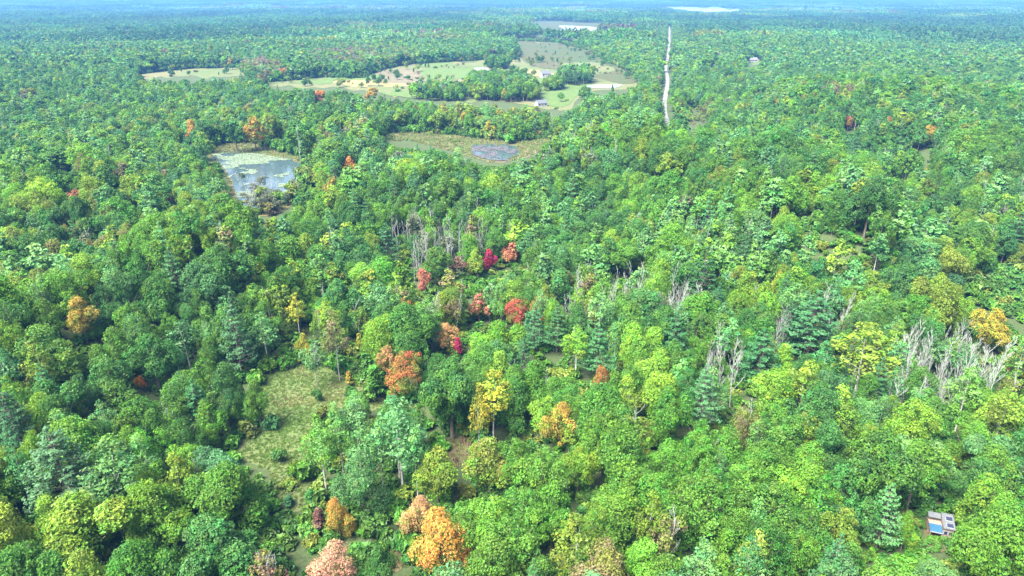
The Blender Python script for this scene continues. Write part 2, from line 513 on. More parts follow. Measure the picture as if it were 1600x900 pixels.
def bare_mb(seed, H=12.0, W=5.0, lod=0):
    """fine upright crown of leafless branches"""
    r = np.random.default_rng(seed)
    mb = MB()
    def branch(p, d, L, rad, dep):
        d = d / np.linalg.norm(d)
        k = r.normal(0, 0.06, 3)
        p1 = p + d * L * 0.5 + k * L * 0.5
        p2 = p1 + (d + k + np.array([0, 0, 0.22])) * L * 0.48
        mb.tube([p, p1, p2], [rad, rad * 0.75, rad * 0.4], 4 if dep == 0 else 3)
        if dep >= 3: return
        nb = ((15, 5, 3) if lod == 0 else (11, 4, 2))[dep]
        for i in range(nb):
            t = r.uniform(0.3, 1.0) if dep else 0.32 + 0.68 * (i + 0.5) / nb
            q = p + (p1 - p) * (t * 2) if t < 0.5 else p1 + (p2 - p1) * (t * 2 - 1)
            a = r.uniform(0, 6.283)
            o = np.array([math.cos(a), math.sin(a), r.uniform(0.8, 1.7)])
            nd = d * 0.3 + o * 0.55 if dep == 0 else d * 0.8 + o * 0.45
            branch(q, nd, L * (W / H * 0.62 if dep == 0 else 0.5) * r.uniform(0.6, 1.15) * (1.2 - 0.6 * t), max(rad * 0.42, 0.02), dep + 1)
    branch(np.array([0, 0, -0.3]), np.array([r.normal(0, 0.03), r.normal(0, 0.03), 1.0]), H, 0.085, 0)
    return mb

# a library of meshes: LIB[kind][lod] = list of (crown mesh or None, trunk mesh, nominal width, nominal height)
LIB = {}
COMBO = []      # single meshes (crown + trunk) for the massed forest behind
COMBO_ID = {}
def add_kind(kind, lod, crown, mb, bark, W, H):
    p, n, v, s, r = crown[:5] if crown is not None else (None,) * 5
    cm = tm = None
    if lod < 2 or kind in ('bare_tree', 'snag'):
        if crown is not None:
            cm = leaf_mesh(kind + '_crown', p, n, v, s, r, crown[5] if len(crown) > 5 else 0.75)
        tm = mb.mesh(kind + '_trunk', [bark])
    LIB.setdefault(kind, {}).setdefault(lod, []).append((cm, tm, W, H))
    if lod >= 0:
        if crown is not None:
            me = leaf_mesh('canopy_' + kind, p, n, v, s, r, 0.75, [LEAF, bark], (mb.v, mb.f))
        else:
            me = mb.mesh('canopy_' + kind, [bark])
        COMBO_ID.setdefault((kind, lod), []).append(len(COMBO))
        COMBO.append((me, W, H))

for lod in (0, 1, 2):
    for i in range((9, 7, 5)[lod]):
        sd = 100 * lod + i
        r0 = np.random.default_rng(sd + 5)
        c = make_broadleaf(sd, lod, lobe=(0.27, 0.30, 0.23, 0.28, 0.25, 0.31, 0.24, 0.29, 0.22)[i], shape='round' if i % 3 else 'egg', base=0.05 + 0.04 * (i % 3))
        add_kind('maple_tree', lod, c, trunk_mb(r0, NOMH, 0.24, (7, 4, 0)[lod], 4.5), BARK, NOMW, NOMH)
    for i in range((5, 3, 2)[lod]):
        sd = 100 * lod + 20 + i
        r0 = np.random.default_rng(sd + 5)
        c = make_broadleaf(sd, lod, W=10.5, H=15.0, lobe=0.225, nl=(100, 50, 19), per=(68, 50, 26), size=(0.16, 0.28, 0.7), base=0.14)
        add_kind('oak_tree', lod, c, trunk_mb(r0, 15.0, 0.3, (8, 4, 0)[lod], 5.5), BARK, 10.5, 15.0)
    for i in range((4, 3, 2)[lod]):
        sd = 100 * lod + 40 + i
        r0 = np.random.default_rng(sd + 5)
        c = make_broadleaf(sd, lod, W=5.6, H=16.0, lobe=0.34, nl=(34, 22, 10), per=(48, 28, 18), size=(0.18, 0.38, 0.8), base=0.26, shape='egg', sparse=0.85)
        add_kind('aspen_tree', lod, c, trunk_mb(r0, 16.0, 0.12, (8, 5, 0)[lod], 2.2, top=0.84, fork=0.4), PALE_BARK, 5.6, 16.0)
    for i in range((4, 3, 2)[lod]):
        p = make_pine(100 * lod + 60 + i, lod)
        add_kind('pine_tree', lod, (p[0], p[1], p[2], p[3], p[4], 0.42), p[5], BARK, 8.5, 17.0)
    for i in range((3, 2, 1)[lod]):
        sd = 100 * lod + 80 + i
        c = make_broadleaf(sd, lod, W=3.4, H=8.0, lobe=0.36, nl=(30, 20, 10), per=(22, 14, 9), size=(0.28, 0.42, 0.7), base=0.04, shape='cone')
        add_kind('cedar_tree', lod, c, trunk_mb(np.random.default_rng(sd), 8.0, 0.12, 0, 1, top=0.9), BARK, 3.4, 8.0)
    for i in range((3, 2, 1)[lod]):     # thin-leaved trees, their branches showing
        sd = 100 * lod + 90 + i
        c = make_broadleaf(sd, lod, W=6.5, H=13.0, lobe=0.25, nl=(44, 26, 10), per=(24, 13, 9), size=(0.19, 0.38, 0.85), base=0.28)
        add_kind('thin_tree', lod, c, bare_mb(sd, 12.4, 5.4, 0 if lod == 0 else 1), GREY_BARK, 6.5, 13.0)
    if lod < 2:
        for i in range((5, 3)[lod]):
            add_kind('bare_tree', lod, None, bare_mb(100 * lod + 70 + i, 12.0, 5.0, lod), GREY_BARK, 5.0, 12.0)
for i in range(3):      # finer meshes for the largest single crowns
    r0 = np.random.default_rng(900 + i)
    for kd, lb in (('maple_tree', .2), ('oak_tree', .18)):
        c = make_broadleaf(900 + i + (50 if kd[0] == 'o' else 0), 0, W=14.0, H=16.0, lobe=lb + .02 * i, nl=(150,), per=(88,), size=(0.2,), base=0.08)
        cm = leaf_mesh(kd + '_crown', c[0], c[1], c[2], c[3], c[4], 0.75)
        LIB[kd].setdefault('xl', []).append((cm, trunk_mb(r0, 16.0, 0.34, 8, 6).mesh(kd + '_trunk', [BARK]), 14.0, 16.0))
for i in range(3):
    for lod in (0, 1):
        c = make_broadleaf(300 + i + 10 * lod, lod, W=2.6, H=2.2, lobe=0.42, nl=(16, 10, 6), per=(22, 14, 8), size=(0.2, 0.3, 0.5), base=0.02)
        add_kind('shrub', lod, c, trunk_mb(np.random.default_rng(i), 2.0, 0.05, 3, 0.8, top=0.6, fork=0.1), BARK, 2.6, 2.2)

# far woods: square pieces of canopy, many low crowns each
def patch_mesh(seed, S, sp, lv, w):
    r = np.random.default_rng(seed)
    g = np.arange(-S / 2 + sp / 2, S / 2, sp)
    P, Nn, V, Sz = [], [], [], []
    for a in g:
        for b in g:
            x, y = a + r.uniform(-.45, .45) * sp, b + r.uniform(-.45, .45) * sp
            h = r.normal(14, 2.2); ww = w * r.uniform(0.75, 1.25)
            d = r.normal(size=(lv, 3)); d[:, 2] = np.abs(d[:, 2]) * 1.0 - 0.15
            d /= np.linalg.norm(d, axis=1, keepdims=True)
            P.append(np.array([x, y, h * 0.62]) + d * np.array([ww / 2, ww / 2, h * 0.38]))
            Nn.append(d + np.array([0, 0, .3]) + r.normal(0, .3, d.shape))
            v = np.empty((lv, 3)); v[:, 0] = np.clip(r.normal(.5, .3) , 0, 1); v[:, 1] = np.clip(r.normal(.5, .2) + r.normal(0, .13, lv), 0, 1); v[:, 2] = 0
            V.append(v); Sz.append(np.full(lv, ww * 0.27))
    return leaf_mesh('canopy_patch', np.concatenate(P), np.concatenate(Nn), np.concatenate(V), np.concatenate(Sz), r)
PATCH = [patch_mesh(500 + i, 48, 7.4, 15, 8.6) for i in range(4)] + [patch_mesh(510 + i, 110, 10, 11, 12.5) for i in range(3)]

# ------------------------------------------------------------------ colours of leaves (linear base colour)
TINT = dict(green=(0.060, 0.160, 0.016), leaf=(0.080, 0.195, 0.016), lime=(0.122, 0.215, 0.018), dark=(0.038, 0.116, 0.018), teal=(0.036, 0.122, 0.027),
            olive=(0.105, 0.150, 0.022), yellow=(0.25, 0.24, 0.025), gold=(0.27, 0.18, 0.03), orange=(0.38, 0.175, 0.035), peach=(0.34, 0.20, 0.08),
            rust=(0.25, 0.095, 0.035), red=(0.30, 0.065, 0.045), coral=(0.34, 0.125, 0.085), crimson=(0.25, 0.018, 0.055), maroon=(0.10, 0.04, 0.035),
            brown=(0.13, 0.10, 0.06), pale=(0.085, 0.200, 0.050), mint=(0.060, 0.170, 0.055), grey=(0.085, 0.105, 0.06), pine=(0.032, 0.115, 0.034), bluegreen=(0.044, 0.135, 0.046), cedar=(0.05, 0.125, 0.018), salmon=(0.32, 0.18, 0.11))
SHADE = dict(green='mid-green', leaf='fresh green', lime='yellow-green', dark='dark green', teal='blue-green', olive='olive green', yellow='yellow', gold='golden',
             orange='orange', peach='peach', rust='rust-brown', red='red', coral='coral red', crimson='crimson', maroon='maroon', brown='brownish', pale='pale green',
             mint='grey-green', grey='greyish', pine='deep green', bluegreen='bluish green', cedar='mossy green', salmon='salmon')
PAL = {
 'maple_tree': [('green', .38), ('leaf', .27), ('lime', .11), ('dark', .17), ('olive', .07)],
 'oak_tree': [('teal', .42), ('dark', .28), ('green', .2), ('bluegreen', .1)],
 'aspen_tree': [('pale', .5), ('mint', .38), ('lime', .12)],
 'pine_tree': [('pine', .6), ('bluegreen', .4)],
 'cedar_tree': [('cedar', .6), ('teal', .4)],
 'thin_tree': [('olive', .45), ('grey', .1), ('pale', .35), ('brown', .1)],
 'bare_tree': [('grey', 1.0)],
 'shrub': [('green', .3), ('cedar', .3), ('olive', .4)],
 'autumn': [('orange', .2), ('gold', .2), ('rust', .2), ('coral', .12), ('yellow', .2), ('brown', .08)],
}
BASEW = [('maple_tree', .60), ('oak_tree', .19), ('aspen_tree', .08), ('pine_tree', .035), ('thin_tree', .03), ('bare_tree', .010), ('cedar_tree', .02), ('autumn', .004)]
# regions of the photo with their own mix: cx, cy, rx, ry, weights, palette override
REG = [
 (985, 478, 105, 42, dict(bare_tree=.62, thin_tree=.22, aspen_tree=.06, maple_tree=.10), ['olive', 'grey', 'leaf']),
 (1130, 590, 40, 50, dict(bare_tree=.75, thin_tree=.1, aspen_tree=.15), ['mint', 'grey']),
 (1450, 590, 140, 55, dict(bare_tree=.66, thin_tree=.12, aspen_tree=.14, maple_tree=.08), ['mint', 'pale', 'green']),
 (1270, 520, 70, 45, dict(bare_tree=.34, thin_tree=.12, aspen_tree=.2, pine_tree=.25, maple_tree=.09), ['mint', 'pale', 'olive']),
 (690, 385, 90, 38, dict(bare_tree=.46, thin_tree=.22, aspen_tree=.08, maple_tree=.28), ['olive', 'leaf', 'grey']),
 (740, 470, 140, 70, dict(maple_tree=.48, thin_tree=.2, aspen_tree=.16, autumn=.05, bare_tree=.05, cedar_tree=.06), ['lime', 'leaf', 'olive', 'pale']),
 (930, 560, 150, 70, dict(maple_tree=.3, aspen_tree=.25, pine_tree=.2, thin_tree=.1, oak_tree=.1, cedar_tree=.05), ['mint', 'pale', 'leaf', 'green']),
 (1120, 390, 120, 70, dict(aspen_tree=.42, maple_tree=.38, pine_tree=.1, thin_tree=.1), ['pale', 'leaf', 'mint']),
 (1320, 400, 130, 60, dict(maple_tree=.3, aspen_tree=.5, oak_tree=.2), ['mint', 'pale', 'green']),
 (870, 320, 70, 45, dict(aspen_tree=.3, pine_tree=.15, maple_tree=.4, oak_tree=.15), ['mint', 'green', 'pale']),
 (770, 178, 100, 32, dict(aspen_tree=.2, maple_tree=.72, thin_tree=.08), ['lime', 'lime', 'olive', 'pale', 'yellow']),
 (1060, 780, 260, 130, dict(maple_tree=.80, oak_tree=.08, aspen_tree=.06, thin_tree=.05), ['leaf', 'green', 'olive', 'green', 'leaf', 'lime']),
 (1430, 760, 180, 120, dict(maple_tree=.7, oak_tree=.15, aspen_tree=.1, pine_tree=.05), ['green', 'green', 'leaf', 'pale']),
 (200, 620, 230, 110, dict(maple_tree=.66, oak_tree=.2, aspen_tree=.08, pine_tree=.04, thin_tree=.02), ['green', 'leaf', 'green', 'dark', 'lime']),
 (420, 300, 75, 30, dict(bare_tree=.5, thin_tree=.3, shrub=.2), ['grey', 'brown']),
 (390, 112, 70, 18, dict(thin_tree=.5, maple_tree=.3, autumn=.2), ['brown', 'olive', 'dark']),
 (570, 90, 90, 16, dict(thin_tree=.35, maple_tree=.65), ['brown', 'olive', 'dark', 'teal']),
 (1330, 150, 55, 12, dict(maple_tree=.8, thin_tree=.2), ['brown', 'olive', 'green', 'dark']),
 (500, 480, 110, 50, dict(maple_tree=.5, aspen_tree=.2, oak_tree=.2, autumn=.04, thin_tree=.06), ['leaf', 'green', 'olive', 'lime']),
]
PAL_REG_KINDS = ('maple_tree', 'aspen_tree', 'thin_tree')
def pick(r, w):
    u = r.random() * sum(q for _, q in w)
    for k, q in w:
        u -= q
        if u <= 0: return k
    return w[-1][0]
def species(r, px, py):
    """kind and colour name of a forest tree that shows at this place"""
    w, pal = BASEW, None
    for cx, cy, rx, ry, ww, pp in REG:
        e = ((px - cx) / rx) ** 2 + ((py - cy) / ry) ** 2
        if e < r.uniform(0.55, 1.15):
            w, pal = list(ww.items()), pp
            break
    k = pick(r, w)
    if k == 'autumn':
        return 'maple_tree', pick(r, PAL['autumn'])
    if pal and k in PAL_REG_KINDS and r.random() < 0.75:
        t = pal[r.integers(len(pal))]
        if k == 'maple_tree' and t in ('grey', 'mint'): t = 'green'
    else:
        t = pick(r, PAL[k])
        if k == 'maple_tree' and px > 1150 and py < 430 and t in ('lime', 'leaf') and r.random() < 0.5: t = 'teal'
    return k, t
def tint_of(r, t, amt=0.16):
    c = np.array(TINT[t]) * math.exp(r.normal(0, amt))
    c = c * np.exp(r.normal(0, 0.07, 3))
    return [float(v) for v in c]

SECOND = dict(orange=('leaf', 'olive'), gold=('leaf', 'olive', 'green'), peach=('leaf', 'olive'), rust=('olive', 'green'), red=('olive', 'brown'), coral=('peach', 'olive'), crimson=('crimson', 'red'), maroon=('brown',), yellow=('lime', 'olive'),
              salmon=('salmon', 'peach'), green=('leaf', 'green', 'dark'), leaf=('green', 'lime'), lime=('leaf', 'olive'), dark=('green', 'teal'), teal=('dark', 'green'), olive=('leaf', 'brown', 'lime'), brown=('olive',), pale=('leaf', 'mint'), mint=('pale', 'teal'))
def second_of(t):
    o = SECOND.get(t['col'])
    if not o: return list(t['tint'])
    k = int(abs(t['x'] * 7.3 + t['y'] * 3.1))
    return [0.9 * a + 0.1 * b for a, b in zip(TINT[o[k % len(o)]], t['tint'])]

# ------------------------------------------------------------------ hero trees: what the photograph lets one point at
# photo x, y of crown centre, crown width px, crown height px, kind, colour, label, short name
HERO = [
 (765,402,24,26,'maple_tree','crimson','small vivid crimson maple beside a bright yellow-green tree','vivid crimson maple'),
 (797,392,28,30,'maple_tree','coral','coral red maple just right of the vivid crimson maple','coral red maple above centre'),
 (746,408,36,32,'maple_tree','lime','bright yellow-green maple touching the vivid crimson maple','bright tree touching the crimson maple'),
 (718,415,30,28,'thin_tree','maroon','thin maroon-leaved tree left of the vivid crimson maple','thin maroon tree'),
 (662,436,22,22,'maple_tree','coral','small coral maple below the grey dead trees above centre','small coral maple below dead trees'),
 (624,411,12,14,'maple_tree','coral','tiny coral treetop among grey dead trunks','tiny coral treetop'),
 (806,484,38,36,'maple_tree','red','red maple at the middle of the wood, just right of centre','red maple at the middle'),
 (748,476,34,34,'maple_tree','coral','pale coral-topped maple left of the red maple at the middle','pale coral-topped maple'),
 (715,541,15,30,'cedar_tree','crimson','slim dark crimson tree beside a fresh green maple','slim dark crimson tree'),
 (698,522,36,34,'maple_tree','peach','peach-coloured maple behind the slim dark crimson tree','peach maple behind slim crimson tree'),
 (632,580,58,42,'maple_tree','rust','broad rusty orange maple at the right edge of the meadow','broad rusty maple by the meadow'),
 (606,560,34,44,'maple_tree','peach','small orange-brown maple behind the broad rusty maple','small orange-brown maple'),
 (688,850,84,92,'maple_tree','orange','large bright orange maple at the bottom edge','large orange maple at the bottom'),
 (655,802,58,64,'maple_tree','peach','peach and orange maple just behind the large orange maple','peach maple behind the orange one'),
 (770,612,64,76,'aspen_tree','yellow','tall yellowing tree with pale bare trunks beside the big dark oak','tall yellowing tree with pale trunks'),
 (765,722,84,84,'maple_tree','olive','broad olive-yellow maple in front of the tall yellowing tree','broad olive-yellow maple'),
 (682,738,74,78,'maple_tree','olive','olive-gold maple at the left edge of the small brown glade','olive-gold maple by the glade'),
 (527,800,42,48,'maple_tree','gold','egg-shaped olive-gold tree standing alone in front of the meadow','egg-shaped gold tree'),
 (516,890,66,50,'maple_tree','salmon','salmon pink maple at the bottom edge left of centre','salmon pink maple'),
 (498,812,24,36,'cedar_tree','maroon','dark maroon shrub-like tree left of the egg-shaped gold tree','dark maroon small tree'),
 (130,512,46,44,'maple_tree','gold','orange-gold topped maple far left among green maples','orange-gold maple far left'),
 (219,596,14,18,'maple_tree','orange','small bright orange sapling under the dark oak at left','small orange sapling under the oak'),
 (163,842,12,14,'maple_tree','orange','tiny orange treetop between yellow-green maples at lower left','tiny orange treetop lower left'),
 (940,590,24,36,'maple_tree','rust','slim rust-brown tree right of centre among green pines','slim rust-brown tree'),
 (876,657,62,50,'maple_tree','gold','golden orange maple below centre in the green wood','golden orange maple below centre'),
 (548,257,24,22,'maple_tree','orange','orange maple right of the left pond','orange maple right of the pond'),
 (520,290,26,18,'maple_tree','gold','gold-tinged maple in front of the orange maple by the pond','gold-tinged maple by the pond'),
 (297,203,16,28,'maple_tree','orange','slim orange tree behind the left pond','slim orange tree behind the pond'),
 (396,203,34,38,'maple_tree','gold','golden-topped maple on the far bank of the left pond, the nearer of two','golden maple on the far bank'),
 (424,198,32,38,'maple_tree','olive','olive-gold maple on the far bank right of the golden-topped one','olive-gold maple on the far bank'),
 (117,303,20,16,'maple_tree','coral','coral red treetop in the left wood','coral treetop in the left wood'),
 (268,311,17,13,'maple_tree','coral','low coral red crown left of the left pond','low coral crown left of the pond'),
 (212,330,14,16,'maple_tree','coral','small coral crown left of and below the left pond','small coral crown below the pond'),
 (500,150,22,18,'maple_tree','orange','orange maple on the ridge behind the left pond','orange maple on the ridge'),
 (578,146,24,14,'maple_tree','gold','gold maple on the ridge below the pasture','gold maple on the ridge'),
 (1325,197,14,12,'maple_tree','red','bright red maple alone in the far right wood','bright red maple far right'),
 (1444,238,20,22,'maple_tree','gold','gold and orange maple in the right wood','gold maple in the right wood'),
 (462,478,30,44,'aspen_tree','yellow','yellow tree behind the far end of the meadow','yellow tree behind the meadow'),
 (475,538,26,36,'maple_tree','yellow','bright yellow small maple at the far edge of the meadow','bright yellow maple at meadow edge'),
 (522,518,42,70,'aspen_tree','olive','tall olive-gold birch behind the far edge of the meadow','tall olive birch behind the meadow'),
 (562,535,14,30,'cedar_tree','yellow','slim yellow-orange cedar right of the olive birch','slim yellow cedar'),
 (545,592,14,24,'cedar_tree','gold','small golden cedar at the right edge of the meadow','small golden cedar'),
 (490,560,40,56,'thin_tree','pale','thin pale-leaved tree standing alone on the far meadow','lone thin tree on the meadow'),
 (704,615,100,112,'oak_tree','teal','big dark blue-green oak right of the meadow','big dark oak right of the meadow'),
 (575,580,32,60,'cedar_tree','cedar','tall mossy cedar right of the meadow','mossy cedar right of the meadow'),
 (584,598,30,58,'cedar_tree','green','bright green cone-shaped cedar right of the mossy cedar','bright green cedar'),
 (1190,550,78,76,'pine_tree','pine','broad dark pine right of the grey bare trees','broad dark pine right of centre'),
 (1272,498,96,86,'pine_tree','bluegreen','large layered blue-green pine in the right wood','large layered pine'),
 (90,722,104,100,'pine_tree','bluegreen','large blue-green pine with sweeping branches at lower left','large sweeping pine lower left'),
 (366,515,56,96,'pine_tree','bluegreen','tall bluish pine left of the meadow','tall bluish pine left of the meadow'),
 (835,505,60,60,'pine_tree','bluegreen','bluish pine right of the red maple at the middle','bluish pine near the middle'),
 (935,540,66,72,'pine_tree','bluegreen','pale bluish pine behind the slim rust-brown tree','pale bluish pine near the centre'),
 (1100,612,56,90,'pine_tree','mint','tall grey-green pine left of the pale bare trees','tall grey-green pine'),
 (985,612,40,60,'aspen_tree','lime','lime-yellow aspen right of the slim rust-brown tree','lime-yellow aspen'),
 (563,752,84,74,'oak_tree','mint','grey-green spreading oak with bare limbs below the aspens','grey-green oak below the aspens'),
 (622,665,84,110,'aspen_tree','pale','tall pale aspen right of the meadow, biggest of its clump','biggest pale aspen'),
 (500,692,52,74,'aspen_tree','pale','leaning pale aspen with white trunk at the right edge of the meadow','leaning white-trunked aspen'),
 (556,655,56,80,'aspen_tree','mint','pale aspen with two white trunks behind the leaning aspen','aspen with white trunks'),
 (592,690,46,84,'aspen_tree','pale','pale aspen between the biggest pale aspen and the spreading oak','pale aspen above the spreading oak'),
 (648,700,44,80,'aspen_tree','pale','pale aspen with white trunk at the right of the aspen clump','right aspen of the clump'),
 (528,668,42,80,'aspen_tree','pale','slender pale aspen right beside the leaning aspen','slender pale aspen'),
 (748,640,30,70,'aspen_tree','yellow','narrow yellowing aspen left of the tall yellowing tree','narrow yellowing aspen'),
 (556,632,38,36,'maple_tree','pale','round pale green tree behind the aspen clump','round pale tree behind the aspens'),
 (400,622,40,62,'maple_tree','green','bright green tree at the left edge of the meadow','green tree at meadow left edge'),
 (460,395,48,52,'maple_tree','green','round bright green maple above the meadow','round bright maple above the meadow'),
 (978,398,60,50,'maple_tree','green','wide bright green maple above the grey bare trees','wide bright maple above bare trees'),
 (1553,850,104,104,'maple_tree','leaf','very large yellow-green maple right of the cabin','very large maple right of the cabin'),
 (1352,688,44,44,'maple_tree','lime','vivid yellow-green maple in the lower right wood','vivid yellow-green maple'),
 (1352,545,86,90,'aspen_tree','lime','broad lime aspen with yellow flecks in the right wood','broad lime aspen'),
 (1548,508,46,36,'maple_tree','yellow','yellow-flecked maple standing near the right edge of the wood','yellow-flecked right-edge maple'),
 (1570,640,46,62,'aspen_tree','lime','yellow-green aspen with white trunks at the right edge','white-trunked right-edge aspen'),
 (238,560,62,72,'oak_tree','teal','dark blue-green oak above the small orange sapling','dark oak at left'),
 (352,775,108,96,'oak_tree','green','very large round green oak at lower left','very large green oak lower left'),
 (132,822,130,90,'maple_tree','lime','very wide yellow-green maple at the lower left','very wide yellow-green maple'),
 (1435,730,70,80,'maple_tree','green','tall green maple behind the cabin','tall maple behind the cabin'),
 (1385,795,56,76,'pine_tree','mint','grey-green conifer left of the cabin','grey-green conifer left of the cabin'),
 (1418,822,30,34,'maple_tree','leaf','small yellow-green tree touching the left of the cabin','small tree left of the cabin'),
 (1455,905,50,30,'maple_tree','pale','pale green tree in front of the cabin','pale tree in front of the cabin'),
 (1040,720,56,56,'maple_tree','leaf','bright round maple in the lower middle right of the gold maple','bright round maple lower middle'),
 (905,725,60,70,'maple_tree','lime','lemon-green maple below the golden orange maple','lemon-green maple'),
 (1270,330,40,30,'maple_tree','leaf','sunlit green maple on the right ridge','sunlit maple on the right ridge'),
 (1310,372,70,44,'aspen_tree','mint','grey-green broad crown on the right ridge','grey-green crown on the right ridge'),
 (1425,400,70,46,'oak_tree','mint','wide grey-green oak right of the right ridge','wide grey-green oak'),
 (95,245,50,30,'maple_tree','dark','dark broad maple in the upper left wood','dark maple upper left'),
 (190,270,26,18,'maple_tree','brown','purple-brown crown in the left wood','purple-brown crown at left'),
 (366,208,36,36,'maple_tree','teal','dark green maple on the far bank of the left pond','dark maple on the far bank'),
 (470,215,46,52,'maple_tree','dark','tall dark maple right of the golden bank maple','tall dark maple on the bank'),
 (900,268,26,22,'pine_tree','pine','dark pine on the slope right of the second pond','dark pine by the second pond'),
 (1045,265,40,26,'maple_tree','lime','yellow-green maple on the crest of the central hill','yellow-green maple on the central crest'),
]
SNAGS = [ # photo x, y of foot, height px, label
 (471,262,46,'bare_tree','white forked dead tree standing at the pond edge','white dead tree at the pond'),
 (625,385,46,'bare_tree','tall grey dead trunk above the tiny coral treetop','tall grey dead trunk'),
 (734,392,34,'bare_tree','grey snag left of the coral red maple','grey snag by the coral maple'),
 (265,432,30,'bare_tree','pale dead tree in the left wood below the pond','pale dead tree in the left wood'),
 (300,438,22,'bare_tree','small bare tree in the left wood beside a taller dead one','small bare tree in the left wood'),
 (650,420,40,'bare_tree','grey dead tree right of the tiny coral treetop','grey dead tree by the coral treetop'),
 (1108,578,44,'bare_tree','slim white bare tree left of the broad dark pine','slim white bare tree'),
 (1140,640,80,'bare_tree','tall white bare tree in front of the broad dark pine','tall white bare tree'),
 (1420,620,60,'bare_tree','pale bare tree in the middle of the grey stand','pale bare tree in the grey stand'),
 (1535,640,62,'bare_tree','white bare tree at the right of the grey stand','white bare tree right of the stand'),
 (840,108,14,'bare_tree','thin pale snag standing in the brown marsh, left one','left marsh snag'),
 (868,110,15,'bare_tree','thin pale snag standing in the brown marsh, middle one','middle marsh snag'),
 (973,124,16,'bare_tree','thin pale snag at the right end of the brown marsh','right marsh snag'),
 (412,545,34,'bare_tree','grey dead trunk at the left back corner of the meadow','grey dead trunk by the meadow'),
 (852,620,36,'bare_tree','small grey bare tree below the centre of the wood','small bare tree below centre'),
 (843,900,40,'bare_tree','pale bare tree at the bottom edge','bare tree at bottom edge'),
]
CLUMPS = [ # small plants of the meadow and fields: x, y of foot, width px, height px, kind, colour, label, short
 (497,627,16,20,'shrub','dark','round dark juniper alone in the middle of the meadow','round juniper on the meadow'),
 (437,722,22,22,'shrub','teal','round blue-green shrub on the lower meadow','round shrub on the lower meadow'),
 (424,672,24,26,'shrub','bluegreen','bluish shrub at the left edge of the meadow','bluish shrub at the meadow edge'),
 (486,788,20,26,'cedar_tree','teal','small dark conifer at the lower end of the meadow','small conifer on the lower meadow'),
 (452,792,18,20,'cedar_tree','bluegreen','small bluish conifer at the lower left end of the meadow','small bluish conifer'),
 (466,742,30,16,'shrub','cedar','low weedy shrub beside the bare patch of the lower meadow','low weedy shrub'),
 (500,770,30,22,'shrub','olive','olive scrub at the foot of the grey-green oak','olive scrub by the oak'),
 (450,762,26,14,'shrub','olive','low olive bush near the bare brown patch','low olive bush'),
 (520,572,24,14,'shrub','green','green bush at the far edge of the meadow','green bush at the far meadow edge'),
 (446,572,24,14,'shrub','leaf','bright low bush at the far left edge of the meadow','bright bush at far left of the meadow'),
]

# ------------------------------------------------------------------ trees as single things
CATS = dict(maple_tree='tree', oak_tree='tree', aspen_tree='tree', pine_tree='tree', cedar_tree='tree', thin_tree='tree', bare_tree='tree', shrub='shrub')
GROUPS = dict(maple_tree='maples of the wood', oak_tree='oaks of the wood', aspen_tree='aspens of the wood', pine_tree='pines of the wood', cedar_tree='cedars of the wood',
              thin_tree='thin-leaved trees of the wood', bare_tree='bare trees of the wood', shrub='shrubs on open ground')
NAMES = dict(maple_tree='maple_tree', oak_tree='oak_tree', aspen_tree='aspen_tree', pine_tree='pine_tree', cedar_tree='cedar_tree', thin_tree='thin_leaved_tree', bare_tree='bare_tree', shrub='shrub')
WORD = dict(maple_tree='maple', oak_tree='oak', aspen_tree='aspen', pine_tree='pine', cedar_tree='cedar', thin_tree='thin-leaved tree', bare_tree='bare tree', shrub='shrub')
TREES = []     # dict(x,y,z,W,H,kind,tint,hero label...)
counts = {}
def build_tree(t, lod):
    lib = LIB[t['kind']][min(lod, 1)]
    if t['W'] > 10.8 and 'xl' in LIB[t['kind']] and t['y'] < 260: lib = LIB[t['kind']]['xl']
    cm, tm, W0, H0 = lib[t['var'] % len(lib)]
    root = thing(NAMES[t['kind']], (t['x'], t['y'], t['z'] - 0.1), t['label'], CATS[t['kind']], GROUPS[t['kind']], t['rz'])
    root.scale = (t['W'] / W0, t['W'] / W0, t['H'] / H0)
    mesh_obj('trunk' if t['kind'] != 'shrub' else 'stem', tm, root)
    if cm is not None:
        c = mesh_obj('crown', cm, root)
        c['tint'] = t['tint']
        c['second'] = second_of(t)
    return root

DEFH = dict(maple_tree=14, oak_tree=15.5, aspen_tree=16, pine_tree=17, cedar_tree=8, thin_tree=13, bare_tree=11.5, shrub=2.2)
CFRAC = dict(maple_tree=.78, oak_tree=.82, aspen_tree=.6, pine_tree=.76, cedar_tree=.95, thin_tree=.72, bare_tree=.8, shrub=.95)
for (px, py, w, h, kind, col, label, short) in HERO:
    H = DEFH[kind]
    for _ in range(3):
        x, y, z = place(px, py, H * (1 - CFRAC[kind] / 2))
        d = math.sqrt(x * x + y * y + (CAMZ - z - H * .6) ** 2)
        W = w * d / F
        cd = y / d
        Hc = max(0.3, (h * d / F - 0.35 * W * (1 - cd))) / (0.35 + 0.65 * cd)
        H = float(np.clip(Hc / CFRAC[kind], 3.5, 23))
        if kind in ('maple_tree', 'oak_tree'): H = max(H, min(13.5, W * 1.5))
        if w > 18 and kind != 'cedar_tree': H = max(H, 9.0)
    TREES.append(dict(x=x, y=y, z=z, W=W, H=H, kind=kind, tint=tint_of(rng, col, 0.03), col=col, label=label, short=short, px=px, py=py, hero=True, var=int(rng.integers(99)), rz=rng.uniform(0, 6.28)))
for (px, py, h, kind, label, short) in SNAGS:
    x, y, z = place(px, py, 0)
    d = math.sqrt(x * x + y * y + CAMZ ** 2)
    H = h * d / F / (y / d)
    TREES.append(dict(x=x, y=y, z=z, W=max(1.2, H * 0.42), H=H, kind=kind, tint=[.2, .2, .2], col='grey', label=label, short=short, px=px, py=py - h / 2, hero=True, snag=True, var=int(rng.integers(99)), rz=rng.uniform(0, 6.28)))
